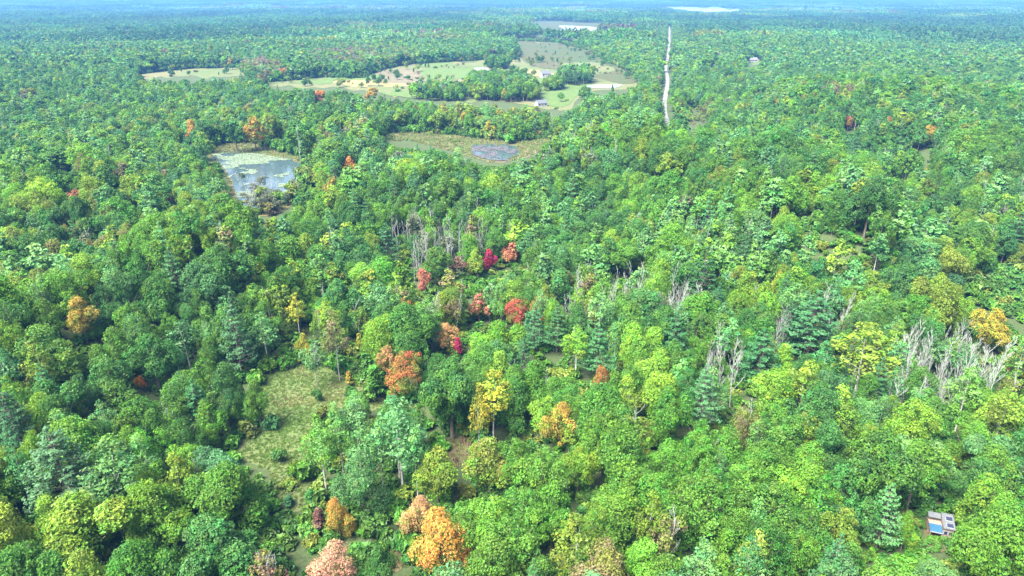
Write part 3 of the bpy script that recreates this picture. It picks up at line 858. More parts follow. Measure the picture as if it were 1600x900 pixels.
for (px, py, w, h, kind, col, label, short) in CLUMPS:
    x, y, z = place(px, py, 0)
    d = math.sqrt(x * x + y * y + CAMZ ** 2)
    TREES.append(dict(x=x, y=y, z=z, W=w * d / F, H=h * d / F * 1.0, kind=kind, tint=tint_of(rng, col, 0.03), col=col, label=label, short=short, px=px, py=py - h / 2, hero=True, clump=True, var=int(rng.integers(99)), rz=rng.uniform(0, 6.28)))

# ------------------------------------------------------------------ forest: where each tree stands
CELL = 8.0
hashg = {}
def h_add(x, y, w):
    hashg.setdefault((int(x // CELL), int(y // CELL)), []).append((x, y, w))
def h_free(x, y, w, f):
    cx, cy = int(x // CELL), int(y // CELL)
    for i in (-1, 0, 1):
        for j in (-1, 0, 1):
            for (a, b, v) in hashg.get((cx + i, cy + j), ()):
                m = f * (w + v) / 2
                if (a - x) ** 2 + (b - y) ** 2 < m * m: return False
    return True
for t in TREES: h_add(t['x'], t['y'], min(t['W'], 14))

YN, YM = 58.0, 1350.0
TANX = math.tan(math.radians(40.5))
n_c = 170000
cy = np.sqrt(rng.uniform(YN ** 2, YM ** 2, n_c)); order = np.argsort(cy); cy = cy[order]
cx = rng.uniform(-1, 1, n_c) * (cy * TANX + 18)
cz = terrain(cx, cy)
ux, uy, _ = project(cx, cy, cz)
tx, ty, td = project(cx, cy, cz + 15.5)
mx_, my_, _ = project(cx, cy, cz + 7.0)
blocked = np.zeros(n_c, bool)
for k, p in OPEN_PX.items():
    near = k in ('meadow', 'glade', 'yard', 'brush')
    blocked |= in_poly(cx, cy, OPEN[k])
    for q, o in ((0, 0), (.25, 0), (.3, -3), (.3, 3), (.5, -4), (.5, 4), (.75, 0), (.75, -3.6), (.75, 3.6), (1, 0)):
        blocked |= in_poly(ux + (tx - ux) * q + o * F / td, uy + (ty - uy) * q, p)
blocked |= seg_dist(cx, cy, ROAD, False) < 8.0
for q in (0.2, 0.4, 0.6, 0.8, 1.0):
    a, b = ux + (tx - ux) * q, uy + (ty - uy) * q
    blocked |= (b > 36) & (b < 198) & (seg_dist(a, b, ROAD_PX, False) < np.clip((b - 30) * 0.06, 1.6, 8))
isl = np.zeros(n_c, bool)
for p in ISLANDS: isl |= in_poly(cx, cy, p)
blocked &= ~isl
for hh in HERO:
    t = next(q for q in TREES if q['label'] == hh[6])
    blocked |= (cy < t['y'] - 1) & (np.abs(mx_ - hh[0]) < hh[2] * 0.5 + 3.2 * F / td) & (ty < hh[1] + hh[3] * 0.22) & (uy > hh[1])
sp_r = np.random.default_rng(77)
stand = 0.5 + 1.25 * (0.55 * vnoise(cx, cy, 70, 51) + 0.45 * vnoise(cx, cy, 210, 53) - 0.5)
FOREST = []
for i in range(n_c):
    if blocked[i]: continue
    px, py = float(mx_[i]), float(my_[i])
    kind, col = species(sp_r, px, py)
    sn = stand[i]
    if kind == 'maple_tree' and col in ('green', 'leaf', 'lime', 'dark', 'teal', 'olive') and sp_r.random() < 0.5 and not (660 < px < 880 and 140 < py < 222):
        col = 'dark' if sn < .3 else 'teal' if sn < .4 else 'green' if sn < .52 else 'leaf' if sn < .74 else 'lime' if sn < .86 else 'olive'
        if py > 430 and col == 'teal': col = 'green'
    s = float(np.clip(math.exp(sp_r.normal(0, 0.26)), 0.55, 1.7))
    W0 = dict(maple_tree=7.8, oak_tree=8.8, aspen_tree=5.4, pine_tree=6.8, cedar_tree=3.3, thin_tree=6.0, bare_tree=3.7, shrub=2.8)[kind]
    if col in ('orange', 'gold', 'rust', 'coral', 'yellow') and kind == 'maple_tree': s *= 0.62
    W = W0 * s * (1.06 + 0.22 * min(1, cy[i] / 900))
    f = 0.2 if kind == 'bare_tree' else 0.42 if kind == 'aspen_tree' else 0.50
    if not h_free(cx[i], cy[i], W, f): continue
    h_add(cx[i], cy[i], W)
    H = DEFH[kind] * (0.64 + 0.36 * s) * float(np.clip(sp_r.normal(1, 0.07), 0.8, 1.2))
    FOREST.append(dict(x=float(cx[i]), y=float(cy[i]), z=float(cz[i]), W=W, H=H, kind=kind, tint=tint_of(sp_r, col), col=col, px=px, py=py,
                       tx=float(tx[i]), ty=float(ty[i]), var=int(sp_r.integers(99)), rz=sp_r.uniform(0, 6.28)))
# trees along the far end of the road
_ry = np.array([p[1] for p in ROAD]); _rx = np.array([p[0] for p in ROAD])
def road_x(y): return np.interp(y, _ry, _rx)
for i in range(1900):
    y = float(sp_r.uniform(YM - 10, 2150)); dx = float(sp_r.uniform(-52, 52))
    if abs(dx) < 8: continue
    x = float(road_x(y)) + dx; z = float(terrain(np.array([x]), np.array([y]))[0])
    W = float(sp_r.uniform(6, 11)); col = ('green', 'dark', 'teal', 'leaf', 'olive')[sp_r.integers(5)]
    FOREST.append(dict(x=x, y=y, z=z, W=W, H=13 * float(sp_r.uniform(.7, 1.1)), kind='maple_tree', tint=tint_of(sp_r, col), col=col, px=1045., py=45., tx=1045., ty=44., var=int(sp_r.integers(99)), rz=sp_r.uniform(0, 6.28)))
# young trees below and along the edges of the wood
YOUNG = []
yk = np.flatnonzero(~blocked & (cy < 800))
for i in yk[sp_r.permutation(len(yk))[:5200]]:
    W = float(sp_r.uniform(3.2, 6.0))
    YOUNG.append(dict(x=float(cx[i]), y=float(cy[i]), z=float(cz[i]), W=W, H=W * float(sp_r.uniform(1.1, 1.5)), kind='maple_tree', tint=tint_of(sp_r, ('green', 'leaf', 'dark', 'olive')[sp_r.integers(4)]), col='green',
                      px=float(mx_[i]), py=float(my_[i]), tx=float(tx[i]), ty=float(ty[i]), var=int(sp_r.integers(99)), rz=sp_r.uniform(0, 6.28)))
print('forest trees', len(FOREST))

# scattered trees and bushes of the open fields
FIELD = []
fl = np.random.default_rng(41)
def field_plants(poly_px, n, kinds, avoid=(), wr=(3, 8)):
    xs = [p[0] for p in poly_px]; ys = [p[1] for p in poly_px]
    k = 0
    for _ in range(n * 60):
        if k >= n: break
        px, py = fl.uniform(min(xs), max(xs)), fl.uniform(min(ys), max(ys))
        if not in_poly(np.array([px]), np.array([py]), poly_px)[0]: continue
        if any(in_poly(np.array([px]), np.array([py]), a)[0] for a in avoid): continue
        if any(abs(px - q['px']) < 5 and abs(py - q['py']) < 2.2 for q in FIELD): continue
        kind, col = kinds[fl.integers(len(kinds))]
        x, y, z = place(px, py, 0)
        W = fl.uniform(*wr) * (0.45 if kind == 'cedar_tree' else 1.0) * (0.6 if kind == 'shrub' else 1)
        H = W * fl.uniform(0.9, 1.4) * (2.0 if kind == 'cedar_tree' else 1) * (0.6 if kind == 'shrub' else 1)
        FIELD.append(dict(x=x, y=y, z=z, W=W, H=H, kind=kind, tint=tint_of(fl, col), col=col, px=px, py=py - 3, tx=px, ty=py - 8, var=int(fl.integers(99)), rz=fl.uniform(0, 6.28)))
        k += 1
HOUSES_PX = [[(835,108),(872,108),(872,130),(835,130)], [(725,98),(800,98),(800,122),(725,122)], [(830,148),(862,148),(862,176),(830,176)], [(655,106),(760,106),(745,125),(660,125)], [(905,128),(975,128),(975,142),(905,142)]]
FK = [('maple_tree', 'dark'), ('maple_tree', 'teal'), ('cedar_tree', 'teal'), ('cedar_tree', 'cedar'), ('thin_tree', 'olive'), ('shrub', 'olive'), ('shrub', 'brown'), ('shrub', 'cedar'), ('thin_tree', 'brown')]
field_plants([(400,132),(450,120),(560,110),(650,100),(700,118),(700,140),(640,150),(560,140),(480,136)], 64, FK + [('maple_tree', 'olive'), ('maple_tree', 'green')], HOUSES_PX, (4, 9))
field_plants([(640,124),(740,124),(800,122),(840,128),(850,150),(720,140),(640,148)], 34, FK, HOUSES_PX, (3, 7))
for hx0, hy0, hx1, hy1, hn in ((655,107,760,106,16), (648,124,740,126,14), (595,110,655,130,12), (800,108,838,122,8), (520,128,590,114,12), (690,97,760,92,10), (880,112,975,116,12)):
    for q in range(hn):
        t_ = (q + fl.uniform(0, .8)) / hn
        field_plants([(hx0 + (hx1 - hx0) * t_ - .8, hy0 + (hy1 - hy0) * t_ - .5), (hx0 + (hx1 - hx0) * t_ + .8, hy0 + (hy1 - hy0) * t_ - .5), (hx0 + (hx1 - hx0) * t_ + .8, hy0 + (hy1 - hy0) * t_ + .5), (hx0 + (hx1 - hx0) * t_ - .8, hy0 + (hy1 - hy0) * t_ + .5)], 1, FK, HOUSES_PX[:3], (3, 8))
field_plants([(750,92),(812,88),(835,104),(760,104)], 10, FK[:4], HOUSES_PX, (5, 11))
field_plants([(812,68),(870,68),(920,80),(975,112),(900,108),(830,100)], 44, [('shrub', 'olive'), ('shrub', 'green'), ('maple_tree', 'olive'), ('shrub', 'brown'), ('cedar_tree', 'cedar')], HOUSES_PX, (3, 6))
field_plants([(800,88),(850,84),(880,98),(830,104)], 14, [('maple_tree', 'olive'), ('shrub', 'green'), ('cedar_tree', 'cedar'), ('maple_tree', 'dark')], HOUSES_PX, (5, 10))
field_plants([(865,66),(920,78),(975,108),(996,128),(975,126),(940,104),(890,80)], 18, [('maple_tree', 'green'), ('maple_tree', 'dark'), ('thin_tree', 'olive'), ('shrub', 'cedar')], HOUSES_PX, (5, 11))
field_plants([(850,138),(900,146),(980,138),(990,142),(930,150),(890,170),(850,172)], 12, [('maple_tree', 'green'), ('shrub', 'green'), ('shrub', 'olive'), ('cedar_tree', 'cedar')], HOUSES_PX, (4, 9))
field_plants([(200,118),(300,108),(384,106),(386,117),(300,121)], 9, FK, (), (4, 9))
field_plants(OPEN_PX['roadside'], 40, [('shrub', 'olive'), ('shrub', 'brown'), ('thin_tree', 'olive'), ('maple_tree', 'olive')], (), (2.5, 5))
field_plants([(372,284),(440,296),(478,272),(474,300),(430,326),(384,322)], 85, [('bare_tree', 'grey'), ('shrub', 'brown'), ('thin_tree', 'grey'), ('shrub', 'grey'), ('bare_tree', 'grey')], (), (3, 6))
field_plants([(566,211),(650,208),(730,214),(720,236),(660,222),(600,218)], 10, [('shrub', 'olive'), ('shrub', 'cedar'), ('shrub', 'green')], (), (3, 6))
field_plants([(1442,846),(1456,842),(1492,840),(1488,862),(1452,864)], 12, [('shrub', 'dark'), ('shrub', 'green'), ('shrub', 'cedar')], (), (2.2, 4))
field_plants(OPEN_PX['right_brush'], 75, [('shrub', 'green'), ('shrub', 'teal'), ('shrub', 'cedar'), ('shrub', 'dark')], (), (5, 10))
field_plants([(384,316),(440,314),(484,284),(470,312),(424,338),(392,334)], 60, [('bare_tree', 'grey'), ('thin_tree', 'grey'), ('shrub', 'olive'), ('shrub', 'brown'), ('thin_tree', 'olive')], (), (3, 7))

# the largest 300 of each kind that the picture shows become single things
def shown(t):
    return -40 < t['px'] < 1640 and t['ty'] < 915
LIMIT = 300
singles, rest = [], []
cnt = {}
for t in TREES: cnt[t['kind']] = cnt.get(t['kind'], 0) + 1
singles += FIELD
for t in FIELD: cnt[t['kind']] = cnt.get(t['kind'], 0) + 1
for t in sorted(FOREST, key=lambda t: t['y'] / t['W'] ** 0.3):
    k = t['kind']
    if shown(t) and cnt.get(k, 0) < LIMIT and t['y'] < 520:
        cnt[k] = cnt.get(k, 0) + 1
        singles.append(t)
    else:
        rest.append(t)
rest += YOUNG
print('singles', cnt, len(rest))

# labels: colour, kind and place beside something one can find
MARKS = [(t['px'], t['py'], t['short']) for t in TREES] + [(1462, 828, 'cabin'), (770, 240, 'second pond'), (420, 285, 'left pond'),
    (852, 116, 'white farmhouse'), (752, 110, 'long grey barn'), (845, 163, 'white bungalow'), (731, 90, 'blue house'), (944, 136, 'small bright pond'), (1043, 150, 'gravel road'),
    (570, 128, 'pale straw field'), (450, 124, 'left end of the pasture'), (300, 114, 'upper left field')]
mk = np.array([(a, b) for a, b, _ in MARKS])
bins = {}
for t in singles:
    d = np.hypot(mk[:, 0] - t['px'], mk[:, 1] - t['py'])
    j = int(np.argmin(d)); t['d'] = float(d[j])
    dx, dy = t['px'] - mk[j, 0], t['py'] - mk[j, 1]
    a = math.degrees(math.atan2(-dy, dx)) % 360
    w = ['right of', 'behind and right of', 'behind', 'behind and left of', 'left of', 'before and left of', 'in front of', 'before and right of'][int((a + 22.5) // 45) % 8]
    bins.setdefault((t['col'], t['kind'], w, j), []).append(t)
ORD = ['', 'second ', 'third ', 'fourth ', 'fifth ', 'sixth ', 'seventh ', 'eighth ', 'ninth ', 'tenth ', 'eleventh ', 'twelfth ', 'thirteenth ', 'fourteenth ', 'fifteenth ', 'sixteenth ', 'seventeenth ', 'eighteenth ', 'nineteenth ', 'twentieth ']
for (col, kind, w, j), ts in bins.items():
    ts.sort(key=lambda q: q['d'])
    for i, t in enumerate(ts):
        sh = SHADE[col] + ' ' if kind != 'bare_tree' else 'grey '
        o = ('nearest ' if len(ts) > 1 else '') if i == 0 else ORD[min(i, 19)]
        sh = sh.replace('brownish ', 'brown ')
        t['label'] = (o + sh + WORD[kind] + ' ' + w + ' the ' + MARKS[j][2])
        n_ = len(t['label'].replace('-', ' ').split())
        if n_ > 16: t['label'] = t['label'].replace(' and left of', '-left of').replace(' and right of', '-right of').replace('thin-leaved tree', 'thin-leaf tree')

for t in TREES + singles:
    d = math.hypot(t['y'], CAMZ)
    build_tree(t, 0 if d < 200 else 1)

# ------------------------------------------------------------------ the massed forest behind (one object, scattered by geometry nodes)
def source_collection(name, meshes):
    c = bpy.data.collections.new(name)
    for i, me in enumerate(meshes):
        o = bpy.data.objects.new('%s_%s' % (name, 'abcdefghijklmnopqrstuvwxyz'[i // 26] + 'abcdefghijklmnopqrstuvwxyz'[i % 26]), me)
        c.objects.link(o)
    return c

def scatter(name, coll, pos, idx, rotz, scl, tint, label, cat, second=None):
    me = bpy.data.meshes.new(name)
    me.vertices.add(len(pos))
    me.vertices.foreach_set('co', np.asarray(pos, np.float32).ravel())
    a = me.attributes.new('pick', 'INT', 'POINT'); a.data.foreach_set('value', np.asarray(idx, np.int32))
    a = me.attributes.new('turn', 'FLOAT_VECTOR', 'POINT')
    rv = np.zeros((len(pos), 3), np.float32); rv[:, 2] = rotz
    a.data.foreach_set('vector', rv.ravel())
    a = me.attributes.new('size', 'FLOAT_VECTOR', 'POINT'); a.data.foreach_set('vector', np.asarray(scl, np.float32).ravel())
    a = me.attributes.new('tint', 'FLOAT_COLOR', 'POINT')
    cc = np.ones((len(pos), 4), np.float32); cc[:, :3] = tint
    a.data.foreach_set('color', cc.ravel())
    a = me.attributes.new('second', 'FLOAT_COLOR', 'POINT')
    if second is not None: cc[:, :3] = second
    a.data.foreach_set('color', cc.ravel())
    me.update()
    o = mesh_obj(name, me)
    ng = bpy.data.node_groups.new(name + ' scatter', 'GeometryNodeTree')
    ng.interface.new_socket('Geometry', in_out='INPUT', socket_type='NodeSocketGeometry')
    ng.interface.new_socket('Geometry', in_out='OUTPUT', socket_type='NodeSocketGeometry')
    nn, ll = ng.nodes.new, ng.links.new
    gi, go = nn('NodeGroupInput'), nn('NodeGroupOutput')
    iop = nn('GeometryNodeInstanceOnPoints')
    ci = nn('GeometryNodeCollectionInfo')
    ci.inputs['Collection'].default_value = coll
    ci.inputs['Separate Children'].default_value = True
    ci.inputs['Reset Children'].default_value = True
    def named(n, dt):
        q = nn('GeometryNodeInputNamedAttribute'); q.data_type = dt; q.inputs['Name'].default_value = n
        return q.outputs['Attribute']
    ll(gi.outputs[0], iop.inputs['Points'])
    ll(ci.outputs[0], iop.inputs['Instance'])
    iop.inputs['Pick Instance'].default_value = True
    ll(named('pick', 'INT'), iop.inputs['Instance Index'])
    e2r = nn('FunctionNodeEulerToRotation')
    ll(named('turn', 'FLOAT_VECTOR'), e2r.inputs[0])
    ll(e2r.outputs[0], iop.inputs['Rotation'])
    ll(named('size', 'FLOAT_VECTOR'), iop.inputs['Scale'])
    ll(iop.outputs[0], go.inputs[0])
    md = o.modifiers.new('scatter', 'NODES')
    md.node_group = ng
    return tag(o, label, cat, None, 'stuff')

src = source_collection('canopy_source', [m for m, _, _ in COMBO])
pos, idx, rz, scl, tnt = [], [], [], [], []
for t in rest:
    lod = 0 if t['y'] < 330 else 1 if t['y'] < 800 else 2
    if (t['kind'], lod) not in COMBO_ID: lod = 1
    ids = COMBO_ID[(t['kind'], lod)]
    j = ids[t['var'] % len(ids)]
    _, W0, H0 = COMBO[j]
    pos.append((t['x'], t['y'], t['z'] - 0.1)); idx.append(j); rz.append(t['rz'])
    scl.append((t['W'] / W0, t['W'] / W0, t['H'] / H0)); tnt.append(t['tint'])
scatter('forest', src, pos, idx, rz, scl, tnt, 'dense mixed green forest of rounded crowns rolling back beyond the nearer trees', 'forest', [second_of(t) for t in rest])

# far woods
src2 = source_collection('far_canopy_source', PATCH)
pos, idx, rz, scl, tnt = [], [], [], [], []
fr = np.random.default_rng(5)
def far_ring(y0, y1, S, ids, zs):
    ys = np.arange(y0, y1, S * 0.92)
    for y in ys:
        X = y * TANX + 60
        for x in np.arange(-X, X, S * 0.95):
            a, b = x + fr.uniform(-.12, .12) * S, y + fr.uniform(-.12, .12) * S
            yield a, b, S, ids
cand = list(far_ring(YM - 8, 3600, 46, (0, 1, 2, 3), 1)) + list(far_ring(3600, 13000, 104, (4, 5, 6), 1))
ca = np.array([(c[0], c[1]) for c in cand])
za = terrain(ca[:, 0], ca[:, 1])
pu, pv, _ = project(ca[:, 0], ca[:, 1], za)
qu, qv, _ = project(ca[:, 0], ca[:, 1], za + 13)
bl = np.zeros(len(ca), bool)
hs = np.array([c[2] for c in cand]) * 0.52
for k in ('far_marsh', 'lake', 'lake_small', 'pasture'):
    for ox in (-1, 0, 1):
        for oy in (-1, 1):
            for zz in (0, 8, 14):
                a_, b_, _ = project(ca[:, 0] + ox * hs, ca[:, 1] + oy * hs, za + zz)
                bl |= in_poly(a_, b_, OPEN_PX[k])
bl |= (np.abs(ca[:, 0] - np.interp(ca[:, 1], [p[1] for p in ROAD], [p[0] for p in ROAD])) < 34) & (ca[:, 1] < 2150)
nzv = vnoise(ca[:, 0], ca[:, 1], 210, 31); nz2 = vnoise(ca[:, 0], ca[:, 1] * 0.6, 700, 37); nz3 = vnoise(ca[:, 0], ca[:, 1] * 0.5, 330, 39)
for i, c in enumerate(cand):
    if bl[i]: continue
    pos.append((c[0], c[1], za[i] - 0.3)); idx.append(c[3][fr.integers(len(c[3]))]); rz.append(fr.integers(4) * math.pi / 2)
    h = fr.normal(1.0, 0.13) * (0.8 + 0.45 * nz2[i])
    scl.append((1.08, 1.08, h))
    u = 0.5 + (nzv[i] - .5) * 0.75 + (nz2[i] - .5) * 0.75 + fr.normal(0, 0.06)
    t = 'dark' if u < .42 else 'teal' if u < .6 else 'green' if u < .74 else 'leaf' if u < .8 else 'olive' if u < .88 else 'brown' if fr.random() < .12 else 'pale'  # tints weighted to dark and teal, standing in for missing crown self-shading
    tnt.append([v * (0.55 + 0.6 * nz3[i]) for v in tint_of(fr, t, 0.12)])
print('far patches', len(pos))
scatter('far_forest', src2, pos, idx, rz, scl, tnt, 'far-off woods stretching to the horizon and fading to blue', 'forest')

# low growth under the trees and on the open ground
und = source_collection('undergrowth_source', [c[0] for c in LIB['shrub'][1]])
ur = np.random.default_rng(9)
n = 17000
uyv = ur.uniform(YN ** 1.4, 420 ** 1.4, n) ** (1 / 1.4); uxv = ur.uniform(-1, 1, n) * (uyv * TANX + 10)
uzv = terrain(uxv, uyv)
keep = np.ones(n, bool)
uu0, uv0, _ = project(uxv, uyv, uzv); uu1, uv1, _ = project(uxv, uyv, uzv + 3.5)
for k in OPEN: keep &= ~in_poly(uxv, uyv, OPEN[k]) & ~in_poly(uu0, uv0, OPEN_PX[k]) & ~in_poly(uu1, uv1, OPEN_PX[k])
uxv, uyv, uzv = uxv[keep], uyv[keep], uzv[keep]; n = len(uxv)
s = ur.uniform(0.6, 1.4, n)
scatter('undergrowth', und, np.stack([uxv, uyv, uzv - 0.1], 1), ur.integers(0, 3, n), ur.uniform(0, 6.28, n), np.stack([s, s, s * ur.uniform(.7, 1.2, n)], 1),
        np.array([tint_of(ur, pick(ur, [('green', .4), ('dark', .3), ('cedar', .2), ('olive', .1)])) for _ in range(n)]), 'low leafy undergrowth filling the gaps below the trees', 'undergrowth')

# bushes along the edges of the open ground
ex, ey, eh = [], [], []
for k, P in OPEN.items():
    if k.startswith('lake') or k in ('far_marsh', 'far_track'): continue
    for i in range(len(P)):
        a, b = np.array(P[i]), np.array(P[(i + 1) % len(P)])
        L = np.linalg.norm(b - a)
        mid = (a + b) / 2
        if not in_poly(mid[:1], mid[1:] - 2.0, P)[0]: continue
        for _ in range(int(L / 1.3)):
            q = a + (b - a) * ur.random() + ur.normal(0, 2.2, 2)
            ex.append(q[0]); ey.append(q[1]); eh.append(ur.uniform(0.7, 2.3) * (1.0 if k in ('meadow', 'glade', 'yard', 'brush') else 1.5))
ex, ey, eh = np.array(ex), np.array(ey), np.array(eh)
kp = ~in_poly(ex, ey, OPEN['yard']); ex, ey, eh = ex[kp], ey[kp], eh[kp]
scatter('edge_bushes', und, np.stack([ex, ey, terrain(ex, ey) - 0.1], 1), ur.integers(0, 3, len(ex)), ur.uniform(0, 6.28, len(ex)), np.stack([eh * 0.8, eh * 0.8, eh], 1),
        np.array([tint_of(ur, pick(ur, [('green', .4), ('dark', .15), ('cedar', .2), ('olive', .25)])) for _ in range(len(ex))]), 'bushy growth along the edges of the clearings', 'undergrowth')

# ------------------------------------------------------------------ ground, fields and water
def build_terrain():
    ny, nx = len(_ty), len(_tu)
    Y = np.repeat(_ty, nx); U = np.tile(_tu, ny)
    X = U * (Y * 0.95 + 60)
    Z = terrain(X, Y)
    Y = Y - np.where(Y < 1, 120, 0)
    me = bpy.data.meshes.new('ground')
    f = [(i * nx + j, i * nx + j + 1, (i + 1) * nx + j + 1, (i + 1) * nx + j) for i in range(ny - 1) for j in range(nx - 1)]
    me.from_pydata(np.stack([X, Y, Z], 1).tolist(), [], f)
    me.materials.append(FLOOR)
    me.polygons.foreach_set('use_smooth', [True] * len(f))
    return tag(mesh_obj('ground', me), 'dark forest floor rolling away under the trees', None, None, 'structure')
build_terrain()

_lift = [0]
def sheet(name, poly_px, z, mat, label, n=5, jit=0.05):
    _lift[0] += 1
    z = z + _lift[0] * 0.012
    if n == 4 and mat is not LAKEW: n, jit = 7, 0.06
    p = to_ground(smooth_loop(poly_px, n, jit)) if n else to_ground(poly_px)
    me = bpy.data.meshes.new(name)
    v = [(x, y, z) for x, y in p]
    me.from_pydata(v, [], [tuple(range(len(v)))])
    # faces up
    if me.polygons[0].normal.z < 0: me.flip_normals()
    me.materials.append(mat)
    return tag(mesh_obj(name, me), label, None, None, 'structure')
sheet('meadow', OPEN_PX['meadow'], 0.06, MEADOW, 'rough grassy meadow clearing in the near wood')
sheet('glade', OPEN_PX['glade'], 0.06, SCRUB, 'small brown glade below the big dark oak')
sheet('scrub_ground', OPEN_PX['brush'], 0.06, SCRUB, 'brown brushy gap beside the orange maple')
sheet('yard', OPEN_PX['yard'], 0.06, SCRUB, 'shaded yard around the cabin')
sheet('pond_bank', OPEN_PX['pond_marsh'], 0.08, MARSH, 'sedgy bank of the left pond')
sheet('marsh', OPEN_PX['marsh_strip'], 0.08, MARSH, 'pale sedge marsh around the second pond')
sheet('field', OPEN_PX['field_left'], 0.1, PASTURE, 'pale field at the upper left')
sheet('pasture', OPEN_PX['pasture'], 0.1, PASTURE, 'open pasture around the farm')
sheet('far_marsh', OPEN_PX['far_marsh'], 0.1, BROWNMARSH, 'brown marsh around the far pond')
sheet('right_gap', OPEN_PX['right_gap'], 0.06, SCRUB, 'small bare gap in the right wood')
sheet('track', OPEN_PX['far_track'], 0.1, GRAVEL, 'pale track right of the road')
sheet('lawn', OPEN_PX['far_lawn'], 0.1, LAWN, 'lawn around the far grey-roofed house')
# patches on the pasture
sheet('hay_field', [(660,109),(700,107),(756,108),(766,114),(742,121),(700,124),(662,122)], 0.2, LAWN, 'green hay field left of the barn', 4)
sheet('hay_field', [(655,101),(700,98),(708,102),(690,105),(660,106)], 0.2, LAWN, 'narrow green field behind the hay field', 4)
sheet('straw_field', [(800,110),(830,109),(866,116),(850,120),(810,118)], 0.2, STRAW, 'straw-yellow field left of the white farmhouse', 4)
sheet('straw_field', [(520,128),(560,125),(630,128),(690,134),(670,140),(600,136),(540,133)], 0.2, STRAW, 'pale straw field across the left of the pasture', 4)
sheet('lawn', [(845,122),(880,123),(925,130),(900,152),(884,166),(850,164),(846,146),(835,130)], 0.2, LAWN, 'green lawn between the farmhouses', 4)
sheet('marsh', [(807,67),(868,68),(920,80),(976,110),(994,127),(972,131),(930,122),(880,111),(838,105),(816,92)], 0.2, BROWNMARSH, 'brown marsh behind the white farmhouse', 4)
sheet('grass_strip', [(880,100),(930,98),(962,110),(930,116),(890,110)], 0.3, PASTURE, 'olive strip across the brown marsh', 4)
sheet('tan_field', [(588,113),(636,108),(660,118),(652,130),(600,128)], 0.2, plain('tan field', (0.075, 0.066, 0.034), 0.9, scale=0.05), 'tan stubble field left of the green hay field', 4)
sheet('hay_field', [(455,127),(520,122),(560,121),(585,116),(590,124),(540,126),(470,131)], 0.2, LAWN, 'grey-green field at the left end of the pasture', 4)
sheet('tan_field', [(705,126),(760,124),(800,122),(812,130),(760,134),(712,136)], 0.2, plain('pale tan field', (0.085, 0.078, 0.04), 0.9, scale=0.05), 'pale tan field in front of the long grey barn', 4)
sheet('grass_strip', [(600,143),(660,147),(720,152),(716,158),(660,155),(604,149)], 0.2, LAWN, 'green strip along the near edge of the pasture', 4)
# water
sheet('pond', [(332,244),(356,239),(400,243),(440,249),(484,256),(482,268),(464,284),(446,308),(420,324),(394,330),(372,312),(362,282),(350,262)], 0.2, WATER, 'left pond with pale lily pads', 5, 0.08)
sheet('pond', [(738,229),(770,226),(800,229),(812,240),(792,250),(762,250),(740,242)], 0.2, WATER, 'second small pond near the middle', 5, 0.08)
sheet('pond', [(918,135),(940,133),(970,133),(962,137.5),(940,138.5),(922,137.5)], 0.35, LAKEW, 'small bright pond right of the farm', 4)
sheet('pond', [(874,40),(900,41),(930,43),(926,48),(900,49),(880,45)], 0.35, LAKEW, 'far bright pond beyond the brown marsh', 4)
sheet('lake', OPEN_PX['lake'], 0.8, LAKEW, 'long bright lake near the horizon', 4)
sheet('lake', OPEN_PX['lake_small'], 0.8, LAKEW, 'small bright lake near the horizon left of the long one', 4)

# lily pads and weed on the two ponds
def pads(name, box, keepfn, cell, label, mat, z):
    (x0, y0), (x1, y1) = box
    v, f = [], []
    pr = np.random.default_rng(4)
    for x in np.arange(x0, x1, cell):
        for y in np.arange(y0, y1, cell):
            if keepfn(x, y):
                b = len(v); k = pr.integers(5, 8); a0 = pr.uniform(0, 6); rr = cell * pr.uniform(.45, .85)
                cxx, cyy = x + pr.uniform(-.3, .3) * cell, y + pr.uniform(-.3, .3) * cell
                zz = z + pr.uniform(0, 0.03)
                v += [(cxx + rr * math.cos(a0 + 6.283 * q / k) * pr.uniform(.8, 1.1), cyy + rr * math.sin(a0 + 6.283 * q / k) * pr.uniform(.8, 1.1), zz) for q in range(k)]
                f.append(tuple(range(b, b + k)))
    me = bpy.data.meshes.new(name); me.from_pydata(v, [], f); me.materials.append(mat)
    return tag(mesh_obj(name, me), label, 'water plants', None, 'stuff')
def pond_keep(poly, fn):
    P = to_ground(poly)
    def k(x, y):
        a = np.array([x]); b = np.array([y])
        if not in_poly(a, b, P)[0]: return False
        u, w, _ = project(a, b, np.array([0.2]))
        return fn(float(u[0]), float(w[0]), x, y)
    xs = [q[0] for q in P]; ys = [q[1] for q in P]
    return ((min(xs), min(ys)), (max(xs), max(ys))), k
def f1(u, w, x, y):
    q = float(vnoise(x, y, 9, 2) * .6 + vnoise(x, y, 3.5, 6) * .4)
    band = abs(w - (262 + (u - 420) * -0.05)) < 5.5 + 4 * (u > 420)
    th = .40 if w < 258 else .62
    if band and u > 375: th = .70
    if w > 292: th = .56
    return q > th
bx_, kf = pond_keep([(330,240),(400,241),(486,256),(482,270),(446,308),(420,326),(394,332),(372,312),(360,282),(348,262)], f1)
pads('lily_pads', bx_, kf, 0.9, 'pale lily pads and weed covering much of the left pond', PAD, 0.62)
WEED = noise_mat('grey pond weed', [(0.3, (0.0336, 0.0336, 0.0357)), (0.7, (0.0798, 0.0756, 0.0840))], 0.3, 0.6)
bx_, kf = pond_keep([(738,229),(800,228),(813,240),(792,252),(762,252),(738,243)], lambda u, w, x, y: float(vnoise(x, y, 6, 8) * .6 + vnoise(x, y, 2.5, 6) * .4) > .42)
pads('pond_weed', bx_, kf, 0.9, 'grey weed mats covering the second pond', WEED, 0.62)

